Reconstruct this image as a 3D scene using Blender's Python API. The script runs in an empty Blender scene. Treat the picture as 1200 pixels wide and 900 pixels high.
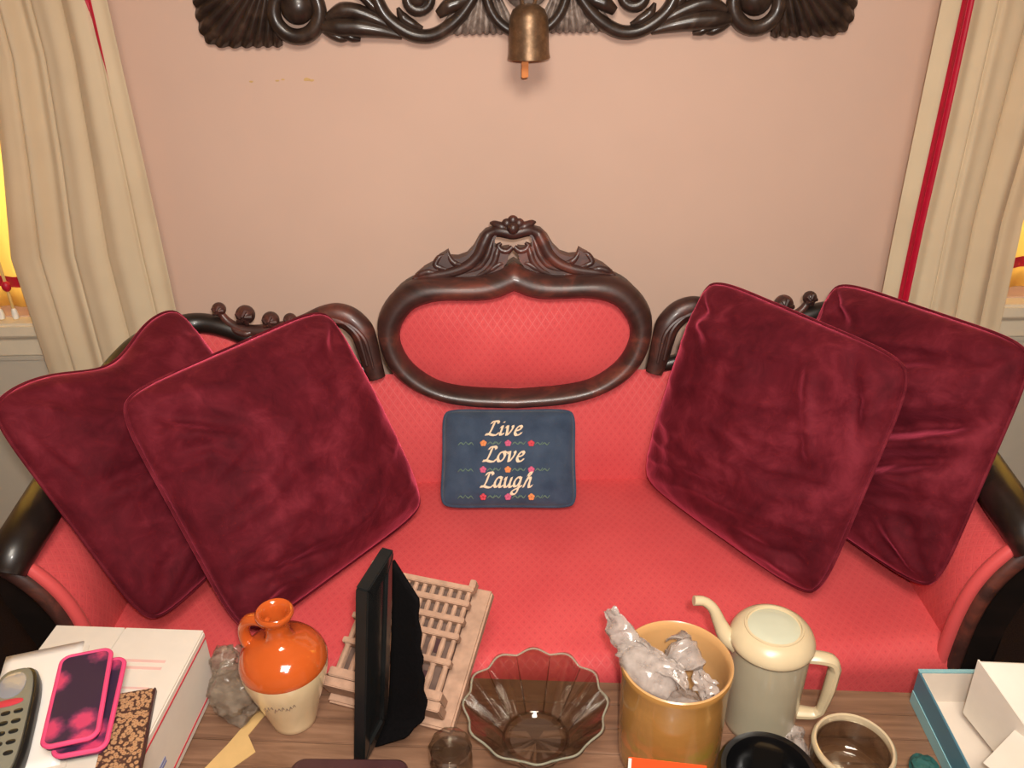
import bpy, bmesh, math, random
from mathutils import Vector, Matrix, noise
from math import sin, cos, pi, radians as rad, sqrt, exp, atan2

random.seed(7)
SC = bpy.context.scene
COL = SC.collection

# ------------------------------------------------------------------ camera
cam = bpy.data.cameras.new('camera')
cam_ob = bpy.data.objects.new('camera', cam); COL.objects.link(cam_ob)
cam.sensor_width = 36.0; cam.lens = 30.0; cam.clip_start = 0.02
th, roll = rad(28.0), rad(1.1)
fw = Vector((0, cos(th), -sin(th))); r0 = Vector((1, 0, 0)); u0 = r0.cross(fw)
R_ = r0 * cos(roll) - u0 * sin(roll); U_ = u0 * cos(roll) + r0 * sin(roll)
m = Matrix((R_, U_, -fw)).transposed().to_4x4(); m.translation = (0, 0, 1.5)
cam_ob.matrix_world = m
SC.camera = cam_ob

# ------------------------------------------------------------------ world, lamps, exposure
w = bpy.data.worlds.new('world'); SC.world = w; w.use_nodes = True
w.node_tree.nodes['Background'].inputs[0].default_value = (1.0, 0.86, 0.70, 1)
w.node_tree.nodes['Background'].inputs[1].default_value = 0.35
def lamp(name, kind, loc, energy, color, size=None, target=None):
    l = bpy.data.lights.new(name, kind); l.energy = energy; l.color = color
    o = bpy.data.objects.new(name, l); COL.objects.link(o); o.location = loc
    if kind == 'AREA' and size: l.size = size
    if kind in ('POINT', 'SPOT') and size: l.shadow_soft_size = size
    if target is not None:
        o.rotation_euler = (Vector(target) - Vector(loc)).to_track_quat('-Z', 'Y').to_euler()
    return o
# the camera's own flash beside the lens
fl = lamp('camera_flash', 'SPOT', (0.03, -0.02, 1.565), 68.0, (1.0, 0.94, 0.88), 0.02, (0.03, 1.55, 0.80))
fl.data.spot_size = rad(104); fl.data.spot_blend = 1.0
# the ceiling lamp of the room, above and behind the photographer
lamp('ceiling_lamp_light', 'AREA', (0.1, -0.25, 2.40), 44.0, (1.0, 0.90, 0.77), 0.7, (0.1, 0.3, 0))
SC.view_settings.view_transform = 'Standard'
SC.view_settings.look = 'None'
SC.view_settings.gamma = 1.0
SC.view_settings.use_curve_mapping = False
SC.view_settings.exposure = 0.0

# ------------------------------------------------------------------ materials
def srgb(r, g, b):
    f = lambda c: (c/255/12.92) if c/255 <= .04045 else ((c/255+.055)/1.055)**2.4
    return (f(r), f(g), f(b), 1)
class NT:
    def __init__(s, name):
        s.m = bpy.data.materials.new(name); s.m.use_nodes = True
        s.n = s.m.node_tree.nodes; s.l = s.m.node_tree.links
        s.b = s.n['Principled BSDF']
    def node(s, t, **kw):
        x = s.n.new(t)
        for k, v in kw.items():
            if k in x.inputs: x.inputs[k].default_value = v
            else: setattr(x, k, v)
        return x
    def link(s, a, b): s.l.new(a, b)
    def set(s, **kw):
        for k, v in kw.items(): s.b.inputs[k.replace('_', ' ')].default_value = v
        return s
    def coords(s, kind='Object', scale=(1, 1, 1), rot=(0, 0, 0)):
        tc = s.node('ShaderNodeTexCoord'); mp = s.node('ShaderNodeMapping')
        mp.inputs['Scale'].default_value = scale; mp.inputs['Rotation'].default_value = rot
        s.link(tc.outputs[kind], mp.inputs[0]); return mp.outputs[0]
    def noise(s, co, scale, detail=3, rough=.55, dist=0):
        x = s.node('ShaderNodeTexNoise'); x.inputs['Scale'].default_value = scale
        x.inputs['Detail'].default_value = detail; x.inputs['Roughness'].default_value = rough
        x.inputs['Distortion'].default_value = dist
        s.link(co, x.inputs['Vector']); return x.outputs['Fac']
    def ramp(s, fac, stops):
        x = s.node('ShaderNodeValToRGB'); e = x.color_ramp.elements
        while len(e) < len(stops): e.new(.5)
        for i, (p, c) in enumerate(stops):
            e[i].position = p; e[i].color = c
        s.link(fac, x.inputs[0]); return x.outputs[0]
    def math(s, op, a, b=None, clamp=False):
        x = s.node('ShaderNodeMath', operation=op); x.use_clamp = clamp
        for i, v in enumerate((a, b)):
            if v is None: continue
            if isinstance(v, (int, float)): x.inputs[i].default_value = v
            else: s.link(v, x.inputs[i])
        return x.outputs[0]
    def mix(s, f, a, b):
        x = s.node('ShaderNodeMix', data_type='RGBA')
        for idx, v in ((0, f), (6, a), (7, b)):
            if isinstance(v, (int, float)): x.inputs[idx].default_value = v
            elif isinstance(v, tuple): x.inputs[idx].default_value = v
            else: s.link(v, x.inputs[idx])
        return x.outputs[2]
    def bump(s, h, strength=.3, dist=.002):
        x = s.node('ShaderNodeBump'); x.inputs['Strength'].default_value = strength
        x.inputs['Distance'].default_value = dist
        s.link(h, x.inputs['Height']); s.link(x.outputs[0], s.b.inputs['Normal'])
    def color(s, c): s.link(c, s.b.inputs['Base Color'])

M = {}
def plain(name, col, rough=.5, metal=0, vary=.12, scale=40, bump=0, spec=.5, coat=0):
    t = NT(name); t.set(Roughness=rough, Metallic=metal, Coat_Weight=coat)
    t.b.inputs['Specular IOR Level'].default_value = spec
    co = t.coords(); n = t.noise(co, scale)
    a = tuple(c*(1-vary) for c in col[:3]) + (1,); b = tuple(min(1, c*(1+vary)) for c in col[:3]) + (1,)
    t.color(t.ramp(n, [(.3, a), (.7, b)]))
    if bump: t.bump(n, bump, .001)
    M[name] = t.m; return t

plain('wall_paint', srgb(212, 180, 162), .75, vary=.03, scale=3, bump=.04, spec=.25)
plain('ceiling_paint', srgb(235, 225, 205), .8, vary=.02, scale=3)
plain('white_trim', srgb(226, 214, 190), .5, vary=.03)
plain('grey_panel', srgb(196, 188, 172), .6, vary=.04, scale=8)
plain('carpet', srgb(40, 28, 24), .95, vary=.35, scale=300, bump=.4, spec=.1)
plain('ribbon', srgb(190, 22, 52), .45, vary=.08)
plain('shade', srgb(238, 200, 110), .7, vary=.03)
plain('black_gloss', srgb(14, 14, 15), .18, vary=.1, coat=.4)
plain('frame_black', srgb(27, 28, 28), .22, vary=.1)
plain('black_velvet', srgb(9, 7, 8), .95, vary=.4, scale=250, spec=.1)
plain('clapper', srgb(214, 130, 62), .6, vary=.15)
plain('iron', srgb(40, 36, 34), .45, metal=.6)
plain('paper', srgb(245, 244, 240), .35, vary=.01)
plain('card_white', srgb(226, 217, 204), .6, vary=.02)
plain('card_inner', srgb(220, 208, 194), .7, vary=.02)
plain('print_red', srgb(205, 60, 75), .6, vary=.05)
plain('print_pink', srgb(226, 186, 178), .65, vary=.03)
plain('print_blue', srgb(128, 136, 178), .6, vary=.05)
plain('grey_plastic', srgb(132, 132, 118), .35, vary=.05)
plain('dark_plastic', srgb(30, 32, 32), .3)
plain('screen', srgb(150, 155, 165), .08, vary=.02, coat=1)
plain('pink_trim', srgb(232, 78, 128), .6, vary=.06)
plain('tan_paper', srgb(206, 170, 112), .7, vary=.05)
plain('plum', srgb(70, 42, 44), .4, vary=.1)
plain('orange_card', srgb(240, 88, 38), .5, vary=.03)
plain('stone_resin', srgb(172, 138, 116), .8, vary=.16, scale=60, bump=.3, spec=.2)
plain('stone_shade', srgb(98, 76, 66), .85, vary=.2, scale=60)  # recess shade of the stone model, put into a darker colour
plain('cream_glaze', srgb(226, 200, 158), .12, vary=.04, scale=20, coat=.6)
plain('orange_glaze', srgb(186, 84, 34), .10, vary=.08, scale=14, coat=.8)
plain('ink', srgb(120, 100, 86), .5)
plain('enamel_cream', srgb(198, 180, 146), .3, vary=.06, scale=18)
plain('pitcher_glass', srgb(166, 157, 134), .2, vary=.05, scale=12, coat=.3)
plain('pitcher_lid', srgb(188, 190, 168), .25, vary=.05, scale=12)
plain('teal_card', srgb(84, 132, 150), .45, vary=.06, scale=10)
plain('aqua_card', srgb(140, 190, 196), .45, vary=.05)
plain('dark_teal', srgb(40, 92, 88), .5)
plain('brass_ring', srgb(242, 224, 188), .25, metal=.5, vary=.06)
plain('thread_cream', srgb(238, 214, 184), .8, vary=.06, scale=400)
plain('thread_orange', srgb(226, 140, 84), .8, vary=.08, scale=400)
plain('thread_pink', srgb(206, 92, 128), .8, vary=.08, scale=400)
plain('thread_green', srgb(98, 122, 108), .8, vary=.12, scale=400)
plain('white_tip', srgb(248, 244, 232), .4)
plain('cord', srgb(225, 190, 120), .6)

def wood(name, c1, c2, c3, rough, scale, stretch, coat=0, bump=.1):
    t = NT(name); t.set(Roughness=rough, Coat_Weight=coat, Coat_Roughness=.15)
    co = t.coords(scale=stretch)
    n1 = t.noise(co, scale, 4, .6, 1.2); n2 = t.noise(co, scale*6, 3, .6)
    c = t.ramp(n1, [(.32, c1), (.52, c2), (.75, c3)])
    c = t.mix(t.math('MULTIPLY', n2, .35), c, c1)
    t.color(c); t.bump(n2, bump, .0008); M[name] = t.m
wood('mahogany', srgb(46, 27, 24), srgb(72, 43, 38), srgb(130, 66, 52), .42, 9, (1, 1, 1.6), coat=.12)
wood('dark_wood', srgb(20, 14, 12), srgb(32, 23, 19), srgb(54, 36, 29), .40, 9, (1, 1, 1.6), coat=.25)
wood('carved_wood', srgb(34, 25, 21), srgb(58, 44, 36), srgb(92, 72, 60), .34, 14, (1, 1, 1), coat=.2, bump=.25)
wood('silver_wood', srgb(86, 72, 66), srgb(140, 124, 114), srgb(196, 182, 172), .28, 30, (1, 1, 1), coat=.3, bump=.3)  # pale greys also paint in highlights on the carving
wood('table_wood', srgb(108, 78, 60), srgb(134, 100, 78), srgb(156, 120, 96), .42, 3.5, (1.2, 14, 14), coat=.15)
wood('black_post', srgb(10, 6, 5), srgb(18, 11, 9), srgb(34, 20, 15), .5, 8, (1, 1, 1))

def fabric_mat():
    t = NT('sofa_fabric'); t.set(Roughness=.7, Sheen_Weight=.25, Sheen_Roughness=.4)
    t.b.inputs['Sheen Tint'].default_value = srgb(240, 140, 130); t.b.inputs['Specular IOR Level'].default_value = .25
    tc = t.node('ShaderNodeTexCoord'); sp = t.node('ShaderNodeSeparateXYZ'); t.link(tc.outputs['UV'], sp.inputs[0])
    u = t.math('MULTIPLY', sp.outputs[0], 1/.018); v = t.math('MULTIPLY', sp.outputs[1], 1/.024)
    def tri(x):   # distance to nearest line of the lattice, 0..0.5
        return t.math('ABSOLUTE', t.math('SUBTRACT', t.math('FRACT', x), .5))
    a = tri(t.math('ADD', u, v)); b = tri(t.math('SUBTRACT', u, v))
    mx = t.math('MAXIMUM', a, b); mn = t.math('MAXIMUM', t.math('SUBTRACT', .5, a), t.math('SUBTRACT', .5, b))
    line = t.math('MULTIPLY', t.math('SUBTRACT', mx, .40), 12, True)          # bright thread
    dot = t.math('SUBTRACT', 1, t.math('MULTIPLY', t.math('MAXIMUM', a, b), 6), True)        # dark dot in the cell
    base = srgb(206, 50, 60)
    n = t.noise(t.coords('UV'), 260, 2); nb = t.noise(t.coords('UV'), 6, 2)
    c = t.ramp(nb, [(.3, srgb(204, 74, 78)), (.7, srgb(214, 84, 86))])
    c = t.mix(t.math('MULTIPLY', line, .075), c, srgb(232, 132, 118))
    c = t.mix(t.math('MULTIPLY', dot, .28), c, srgb(128, 22, 34))
    t.color(c)
    h = t.math('ADD', t.math('MULTIPLY', line, .45), t.math('MULTIPLY', n, .5)); t.bump(h, .35, .0012)
    t.link(t.math('SUBTRACT', .74, t.math('MULTIPLY', line, .28)), t.b.inputs['Roughness'])
    M['sofa_fabric'] = t.m
fabric_mat()

def velvet_mat():
    t = NT('velvet'); t.set(Roughness=.8, Sheen_Weight=1.0, Sheen_Roughness=.34)
    t.b.inputs['Sheen Tint'].default_value = srgb(226, 86, 112); t.b.inputs['Specular IOR Level'].default_value = .12
    co = t.coords()
    n1 = t.noise(co, 7, 4, .6, .8); n2 = t.noise(co, 24, 4, .65, .6); n3 = t.noise(co, 500, 2)
    c = t.ramp(t.math('ADD', t.math('MULTIPLY', n1, .6), t.math('MULTIPLY', n2, .4)),
               [(.36, srgb(72, 14, 24)), (.5, srgb(92, 22, 33)), (.66, srgb(120, 38, 50))])
    t.color(c)
    t.bump(t.math('ADD', t.math('MULTIPLY', n2, 1), t.math('MULTIPLY', n3, .12)), .35, .004)
    M['velvet'] = t.m
velvet_mat()
def navy_mat():
    t = NT('needlepoint'); t.set(Roughness=.9, Sheen_Weight=.2)
    t.b.inputs['Specular IOR Level'].default_value = .15
    co = t.coords(); vo = t.node('ShaderNodeTexVoronoi'); vo.inputs['Scale'].default_value = 420; t.link(co, vo.inputs['Vector'])
    n = t.noise(co, 22, 4)
    t.color(t.ramp(n, [(.3, srgb(52, 66, 86)), (.7, srgb(70, 84, 104))])); t.bump(vo.outputs['Distance'], .5, .0008)
    M['needlepoint'] = t.m
navy_mat()
def curtain_mat():
    t = NT('curtain_cloth'); t.set(Roughness=.85, Sheen_Weight=.1)
    t.b.inputs['Specular IOR Level'].default_value = .15
    co = t.coords(scale=(1, 1, 1)); n = t.noise(t.coords(scale=(300, 300, 40)), 1, 2); nb = t.noise(co, 5, 3)
    c = t.ramp(nb, [(.3, srgb(228, 208, 176)), (.7, srgb(238, 220, 188))])
    t.color(c); t.bump(n, .2, .0006)
    tr = t.node('ShaderNodeBsdfTranslucent'); t.link(c, tr.inputs[0])
    mx = t.node('ShaderNodeMixShader'); mx.inputs[0].default_value = .22
    t.link(t.b.outputs[0], mx.inputs[1]); t.link(tr.outputs[0], mx.inputs[2])
    t.link(mx.outputs[0], t.n['Material Output'].inputs[0]); M['curtain_cloth'] = t.m
curtain_mat()
def shade_mat():
    t = NT('sheer_shade'); t.set(Roughness=.8); t.b.inputs['Base Color'].default_value = srgb(246, 206, 116)
    tr = t.node('ShaderNodeBsdfTranslucent'); tr.inputs[0].default_value = srgb(250, 212, 120)
    mx = t.node('ShaderNodeMixShader'); mx.inputs[0].default_value = .7
    t.link(t.b.outputs[0], mx.inputs[1]); t.link(tr.outputs[0], mx.inputs[2])
    t.link(mx.outputs[0], t.n['Material Output'].inputs[0]); M['sheer_shade'] = t.m
shade_mat()
def glass_mat(name, col, rough, ior=1.45, bump=0, bscale=60):
    t = NT(name); t.set(Roughness=rough, Transmission_Weight=1.0, IOR=ior); t.b.inputs['Base Color'].default_value = col
    if bump: t.bump(t.noise(t.coords(), bscale, 3), bump, .002)
    M[name] = t.m
def thin_glass(name, tint, rough=.03, boost=1.0):
    t = NT(name); tr = t.node('ShaderNodeBsdfTransparent'); tr.inputs[0].default_value = tint
    gl = t.node('ShaderNodeBsdfGlossy'); gl.inputs['Roughness'].default_value = rough
    lw = t.node('ShaderNodeLayerWeight'); lw.inputs[0].default_value = .5
    fac = t.math('ADD', .10, t.math('MULTIPLY', t.math('POWER', lw.outputs['Facing'], 3.0), .55*boost), True)
    mx = t.node('ShaderNodeMixShader'); t.link(fac, mx.inputs[0])
    t.link(tr.outputs[0], mx.inputs[1]); t.link(gl.outputs[0], mx.inputs[2]); t.link(mx.outputs[0], t.n['Material Output'].inputs[0]); M[name] = t.m
thin_glass('clear_glass', (.80, .78, .74, 1), .05, 1.5)
glass_mat('window_glass', (.98, .98, .98, 1), .0, 1.1)
glass_mat('plastic_film', (.90, .89, .88, 1), .16, 1.35, .6, 60)
def rim_glass():  # whitish diffuse share paints the bright highlights along the rim
    t = NT('rim_glass'); t.set(Roughness=.06); t.b.inputs['Base Color'].default_value = srgb(196, 196, 176)
    t.b.inputs['Specular IOR Level'].default_value = 1.0
    tr = t.node('ShaderNodeBsdfTransparent'); tr.inputs[0].default_value = (.92, .93, .88, 1)
    mx = t.node('ShaderNodeMixShader'); mx.inputs[0].default_value = .34
    t.link(tr.outputs[0], mx.inputs[1]); t.link(t.b.outputs[0], mx.inputs[2]); t.link(mx.outputs[0], t.n['Material Output'].inputs[0]); M['rim_glass'] = t.m
rim_glass()
def bell_mat():
    t = NT('bell_bronze'); t.set(Metallic=.75, Roughness=.42)
    n = t.noise(t.coords(), 55, 5, .7); n2 = t.noise(t.coords(scale=(1, 1, .3)), 18, 3)
    t.color(t.ramp(t.math('ADD', t.math('MULTIPLY', n, .6), t.math('MULTIPLY', n2, .4)),
            [(.3, srgb(84, 66, 50)), (.55, srgb(136, 108, 82)), (.75, srgb(176, 146, 112))])); t.bump(n, .4, .001)
    M['bell_bronze'] = t.m
bell_mat()
def leopard_mat():
    t = NT('leopard_print'); t.set(Roughness=.6)
    co = t.coords('Object', (1, 1.0, 1)); vo = t.node('ShaderNodeTexVoronoi'); vo.inputs['Scale'].default_value = 190; t.link(co, vo.inputs['Vector'])
    n = t.noise(co, 320, 3); d = t.math('ADD', vo.outputs['Distance'], t.math('MULTIPLY', n, .35))
    t.color(t.ramp(d, [(.30, srgb(150, 98, 64)), (.46, srgb(190, 148, 108)), (.66, srgb(176, 134, 98)), (.80, srgb(74, 48, 40))]))
    M['leopard_print'] = t.m
leopard_mat()
def pouch_mat():
    t = NT('pouch_print'); t.set(Roughness=.55)
    co = t.coords(); vo = t.node('ShaderNodeTexVoronoi'); vo.inputs['Scale'].default_value = 21; t.link(co, vo.inputs['Vector'])
    n = t.noise(co, 120, 4); d = t.math('ADD', vo.outputs['Distance'], t.math('MULTIPLY', n, .25))
    t.color(t.ramp(d, [(.36, srgb(206, 64, 108)), (.48, srgb(120, 48, 88)), (.60, srgb(52, 34, 62))])); M['pouch_print'] = t.m
pouch_mat()
def crock_mat():
    t = NT('crock_glaze'); t.set(Roughness=.22, Coat_Weight=.5)
    co = t.coords(scale=(1, 1, 1.4)); n = t.noise(co, 10, 4, .6, .5); z = t.node('ShaderNodeSeparateXYZ'); t.link(t.coords(), z.inputs[0])
    c = t.ramp(n, [(.3, srgb(156, 112, 56)), (.7, srgb(176, 130, 70))])
    # painted fruit band low on the body
    nf = t.noise(co, 32, 3, .5, .8)
    band = t.math('MULTIPLY', t.math('SUBTRACT', 1, t.math('MULTIPLY', t.math('ABSOLUTE', t.math('SUBTRACT', z.outputs[2], .055)), 22), True), 1)
    fr = t.math('MULTIPLY', t.math('MULTIPLY', t.math('SUBTRACT', nf, .52), 9, True), band)
    gr = t.math('MULTIPLY', t.math('MULTIPLY', t.math('SUBTRACT', .46, nf), 9, True), band)
    c = t.mix(t.math('MULTIPLY', fr, .6), c, srgb(206, 120, 62)); c = t.mix(t.math('MULTIPLY', gr, .7), c, srgb(132, 134, 40))
    t.color(c); M['crock_glaze'] = t.m
crock_mat()
plain('crock_inside', srgb(196, 150, 98), .3, vary=.05, scale=12, coat=.3)

# ------------------------------------------------------------------ mesh helpers
def cr(pts, n, closed=False):
    """Catmull-Rom through points -> list of Vectors (n per span)."""
    P = [Vector(p) for p in pts]; N = len(P); out = []
    spans = N if closed else N-1
    for i in range(spans):
        if closed: p0, p1, p2, p3 = P[(i-1) % N], P[i], P[(i+1) % N], P[(i+2) % N]
        else:
            p1, p2 = P[i], P[i+1]
            p0 = P[i-1] if i > 0 else p1*2-p2
            p3 = P[i+2] if i+2 < N else p2*2-p1
        for k in range(n):
            t = k/n
            out.append(.5*((2*p1)+(p2-p0)*t+(2*p0-5*p1+4*p2-p3)*t*t+(3*p1-p0-3*p2+p3)*t**3))
    if not closed: out.append(P[-1].copy())
    return out
def lerp_list(vals, n):
    """piecewise-linear resample of scalars to n values"""
    out = []
    for i in range(n):
        f = i/(n-1)*(len(vals)-1); k = min(int(f), len(vals)-2); out.append(vals[k]+(vals[k+1]-vals[k])*(f-k))
    return out
class MB:
    def __init__(s): s.v = []; s.f = []; s.uv = {}
    def add(s, vs, fs):
        o = len(s.v); s.v += [tuple(v) for v in vs]; s.f += [tuple(i+o for i in f) for f in fs]; return s
    def box(s, c, d, rz=0):
        cx, cy, cz = c; a, b, e = d[0]/2, d[1]/2, d[2]/2; C_, S_ = cos(rz), sin(rz)
        vs = [(cx+x*C_-y*S_, cy+x*S_+y*C_, cz+z) for x, y, z in [(-a,-b,-e),(a,-b,-e),(a,b,-e),(-a,b,-e),(-a,-b,e),(a,-b,e),(a,b,e),(-a,b,e)]]
        return s.add(vs, [(3,2,1,0),(4,5,6,7),(0,1,5,4),(1,2,6,5),(2,3,7,6),(3,0,4,7)])
    def hexa(s, pts):   # 8 corner points, bottom 4 then top 4
        return s.add(pts, [(3,2,1,0),(4,5,6,7),(0,1,5,4),(1,2,6,5),(2,3,7,6),(3,0,4,7)])
    def tube(s, path, radii, n=10, flat=1.0, up=(0, 1, 0), closed=False, cap=True):
        """swept ring; 'flat' scales the radius along 'up'."""
        P = [Vector(p) for p in path]; N = len(P)
        if isinstance(radii, (int, float)): radii = [radii]*N
        elif len(radii) != N: radii = lerp_list(radii, N)
        up = Vector(up); vs = []
        for i, p in enumerate(P):
            a = P[(i-1) % N] if closed or i > 0 else p; b = P[(i+1) % N] if closed or i < N-1 else p
            t = (b-a)
            if t.length < 1e-9: t = Vector((0, 0, 1))
            t.normalize(); e1 = t.cross(up)
            if e1.length < 1e-4: e1 = t.cross(Vector((1, 0, .01)))
            e1.normalize(); e2 = e1.cross(t).normalized()
            for k in range(n):
                an = 2*pi*k/n; vs.append(p+e1*(cos(an)*radii[i])+e2*(sin(an)*radii[i]*flat))
        fs = []
        for i in range(N if closed else N-1):
            j = (i+1) % N
            for k in range(n): fs.append((i*n+k, i*n+(k+1) % n, j*n+(k+1) % n, j*n+k))
        if cap and not closed:
            fs.append(tuple(range(n-1, -1, -1))); fs.append(tuple((N-1)*n+k for k in range(n)))
        return s.add(vs, fs)
    def ball(s, c, r, nu=14, nv=9, sc=(1, 1, 1)):
        vs = []; fs = []
        for i in range(nv+1):
            a = pi*i/nv
            for k in range(nu):
                b = 2*pi*k/nu; vs.append((c[0]+r*sc[0]*sin(a)*cos(b), c[1]+r*sc[1]*sin(a)*sin(b), c[2]+r*sc[2]*cos(a)))
        for i in range(nv):
            for k in range(nu): fs.append((i*nu+k, (i+1)*nu+k, (i+1)*nu+(k+1) % nu, i*nu+(k+1) % nu))
        return s.add(vs, fs)
    def lathe(s, prof, n=48, c=(0, 0, 0), mod=None, closed=False):
        vs = []; fs = []; L = len(prof)
        for i, (r, z) in enumerate(prof):
            for k in range(n):
                a = 2*pi*k/n; rr, zz = (r, z) if mod is None else mod(r, z, a, i)
                vs.append((c[0]+rr*cos(a), c[1]+rr*sin(a), c[2]+zz))
        for i in range(L if closed else L-1):
            j = (i+1) % L
            for k in range(n): fs.append((i*n+k, i*n+(k+1) % n, j*n+(k+1) % n, j*n+k))
        return s.add(vs, fs)
    def grid(s, fn, nu, nv, uvfn=None, flip=False):
        o = len(s.v)
        for j in range(nv+1):
            for i in range(nu+1):
                u, v = i/nu, j/nv; s.v.append(tuple(fn(u, v)))
                if uvfn: s.uv[len(s.v)-1] = uvfn(u, v)
        for j in range(nv):
            for i in range(nu):
                q = (o+j*(nu+1)+i, o+j*(nu+1)+i+1, o+(j+1)*(nu+1)+i+1, o+(j+1)*(nu+1)+i)
                s.f.append(q[::-1] if flip else q)
        return s
    def slab(s, outline, frame, depth, inset=.0, bulge=0):
        """outline [(a,b)], frame(a,b,d)->xyz; extruded slab with a chamfered front."""
        n = len(outline); cx = sum(p[0] for p in outline)/n; cy = sum(p[1] for p in outline)/n
        vs = [frame(a, b, 0) for a, b in outline] + [frame(a, b, depth*.7) for a, b in outline]
        ins = []
        for i in range(n):
            p0 = Vector(outline[i-1]); p1 = Vector(outline[i]); p2 = Vector(outline[(i+1) % n])
            t = (p2-p0); t = t.normalized() if t.length > 1e-9 else Vector((1, 0)); nn = Vector((-t.y, t.x))
            ins.append((p1.x+nn.x*inset, p1.y+nn.y*inset))
        vs += [frame(a, b, depth) for a, b in ins]
        fs = []
        for r in (0, 1):
            for i in range(n): fs.append((r*n+i, r*n+(i+1) % n, (r+1)*n+(i+1) % n, (r+1)*n+i))
        fs.append(tuple(range(n-1, -1, -1))); fs.append(tuple(2*n+i for i in range(n)))
        return s.add(vs, fs)
    def build(s, name, mat, parent=None, world=False, smooth=True, bevel=0, angle=40):
        me = bpy.data.meshes.new(name)
        vs = s.v
        if world and parent is not None:
            inv = MAT(parent).inverted(); vs = [tuple(inv @ Vector(v)) for v in vs]
        me.from_pydata([tuple(v) for v in vs], [], s.f); me.validate()
        if s.uv:
            l = me.uv_layers.new(name='UVMap')
            for lp in me.loops: l.data[lp.index].uv = s.uv.get(lp.vertex_index, (0, 0))
        bm = bmesh.new(); bm.from_mesh(me); bmesh.ops.recalc_face_normals(bm, faces=bm.faces)
        if bevel: 
            es = [e for e in bm.edges if len(e.link_faces) == 2 and e.calc_face_angle(0) > rad(35)]
            bmesh.ops.bevel(bm, geom=es, offset=bevel, segments=2, affect='EDGES', clamp_overlap=True)
        if smooth:
            for f in bm.faces: f.smooth = True
            for e in bm.edges:
                if len(e.link_faces) == 2 and e.calc_face_angle(0) > rad(angle): e.smooth = False
        bm.to_mesh(me); bm.free()
        me.materials.append(M[mat] if isinstance(mat, str) else mat)
        o = bpy.data.objects.new(name, me); COL.objects.link(o)
        if parent is not None: o.parent = parent
        return o
def MAT(o):
    r = o.rotation_euler.to_matrix().to_4x4(); r.translation = o.location; return r
def tag(o, label, cat, group=None):
    o['label'] = label; o['category'] = cat
    if group: o['group'] = group
    return o
def thing(name, label, cat, loc=(0, 0, 0), rot=(0, 0, 0), order='XYZ', group=None):
    o = bpy.data.objects.new(name, None); COL.objects.link(o); o.empty_display_size = .05
    if order == 'YXZ':          # yaw after lean after roll
        mt = Matrix.Rotation(rot[2], 3, 'Z') @ Matrix.Rotation(rot[0], 3, 'X') @ Matrix.Rotation(rot[1], 3, 'Y')
        o.rotation_euler = mt.to_euler('XYZ')
    else: o.rotation_euler = rot
    o.location = loc
    return tag(o, label, cat, group)
def sub(o, part):            # both were built in the thing's own coordinates
    o.parent = part; return o
def struct(o): o['kind'] = 'structure'; return o
def bx(name, c, d, mat, parent=None, bevel=.002, rz=0, world=False):
    return MB().box(c, d, rz).build(name, mat, parent, world, bevel=bevel)

# ------------------------------------------------------------------ room shell
T = .47                                   # table top height
WY = 1.82                                 # face of the back wall
XW, YB, ZC = 2.3, -2.0, 2.5
struct(bx('floor', (0, (WY+YB)/2, -.05), (2*XW, WY-YB+.6, .1), 'carpet', bevel=0))
struct(bx('ceiling', (0, (WY+YB)/2, ZC+.05), (2*XW, WY-YB+.6, .1), 'ceiling_paint', bevel=0))
WIN = {-1: (-1.80, -0.98), 1: (1.00, 1.82)}; WZ0, WZ1 = .735, 2.05
wb = MB()
def wseg(x0, x1, z0, z1): wb.box(((x0+x1)/2, WY+.08, (z0+z1)/2), (x1-x0, .16, z1-z0))
wseg(-XW, WIN[-1][0], 0, ZC); wseg(WIN[-1][1], WIN[1][0], 0, ZC); wseg(WIN[1][1], XW, 0, ZC)
for s in (-1, 1):
    wseg(WIN[s][0], WIN[s][1], 0, WZ0); wseg(WIN[s][0], WIN[s][1], WZ1, ZC)
wall_back = struct(wb.build('wall_back', 'wall_paint', smooth=False))
struct(bx('wall_left', (-XW-.05, (WY+YB)/2, ZC/2), (.1, WY-YB+.4, ZC), 'wall_paint', bevel=0))
struct(bx('wall_right', (XW+.05, (WY+YB)/2, ZC/2), (.1, WY-YB+.4, ZC), 'wall_paint', bevel=0))
struct(bx('wall_front', (0, YB-.05, ZC/2), (2*XW, .1, ZC), 'wall_paint', bevel=0))
# chipped paint on the back wall
for i, (x, z, r) in enumerate([(-.517, 1.238, .004), (-.464, 1.239, .0035), (-.452, 1.241, .003), (-.404, 1.240, .006), (-.394, 1.238, .004)]):
    q = MB(); pts = [(x+r*(1+.5*random.random())*cos(a*pi/4), z+r*.6*(.6+.6*random.random())*sin(a*pi/4)) for a in range(8)]
    q.slab(pts, lambda a, b, d: (a, WY-d, b), .0008, .0002); q.build('paint_chip', 'tan_paper', wall_back, smooth=False)

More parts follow.
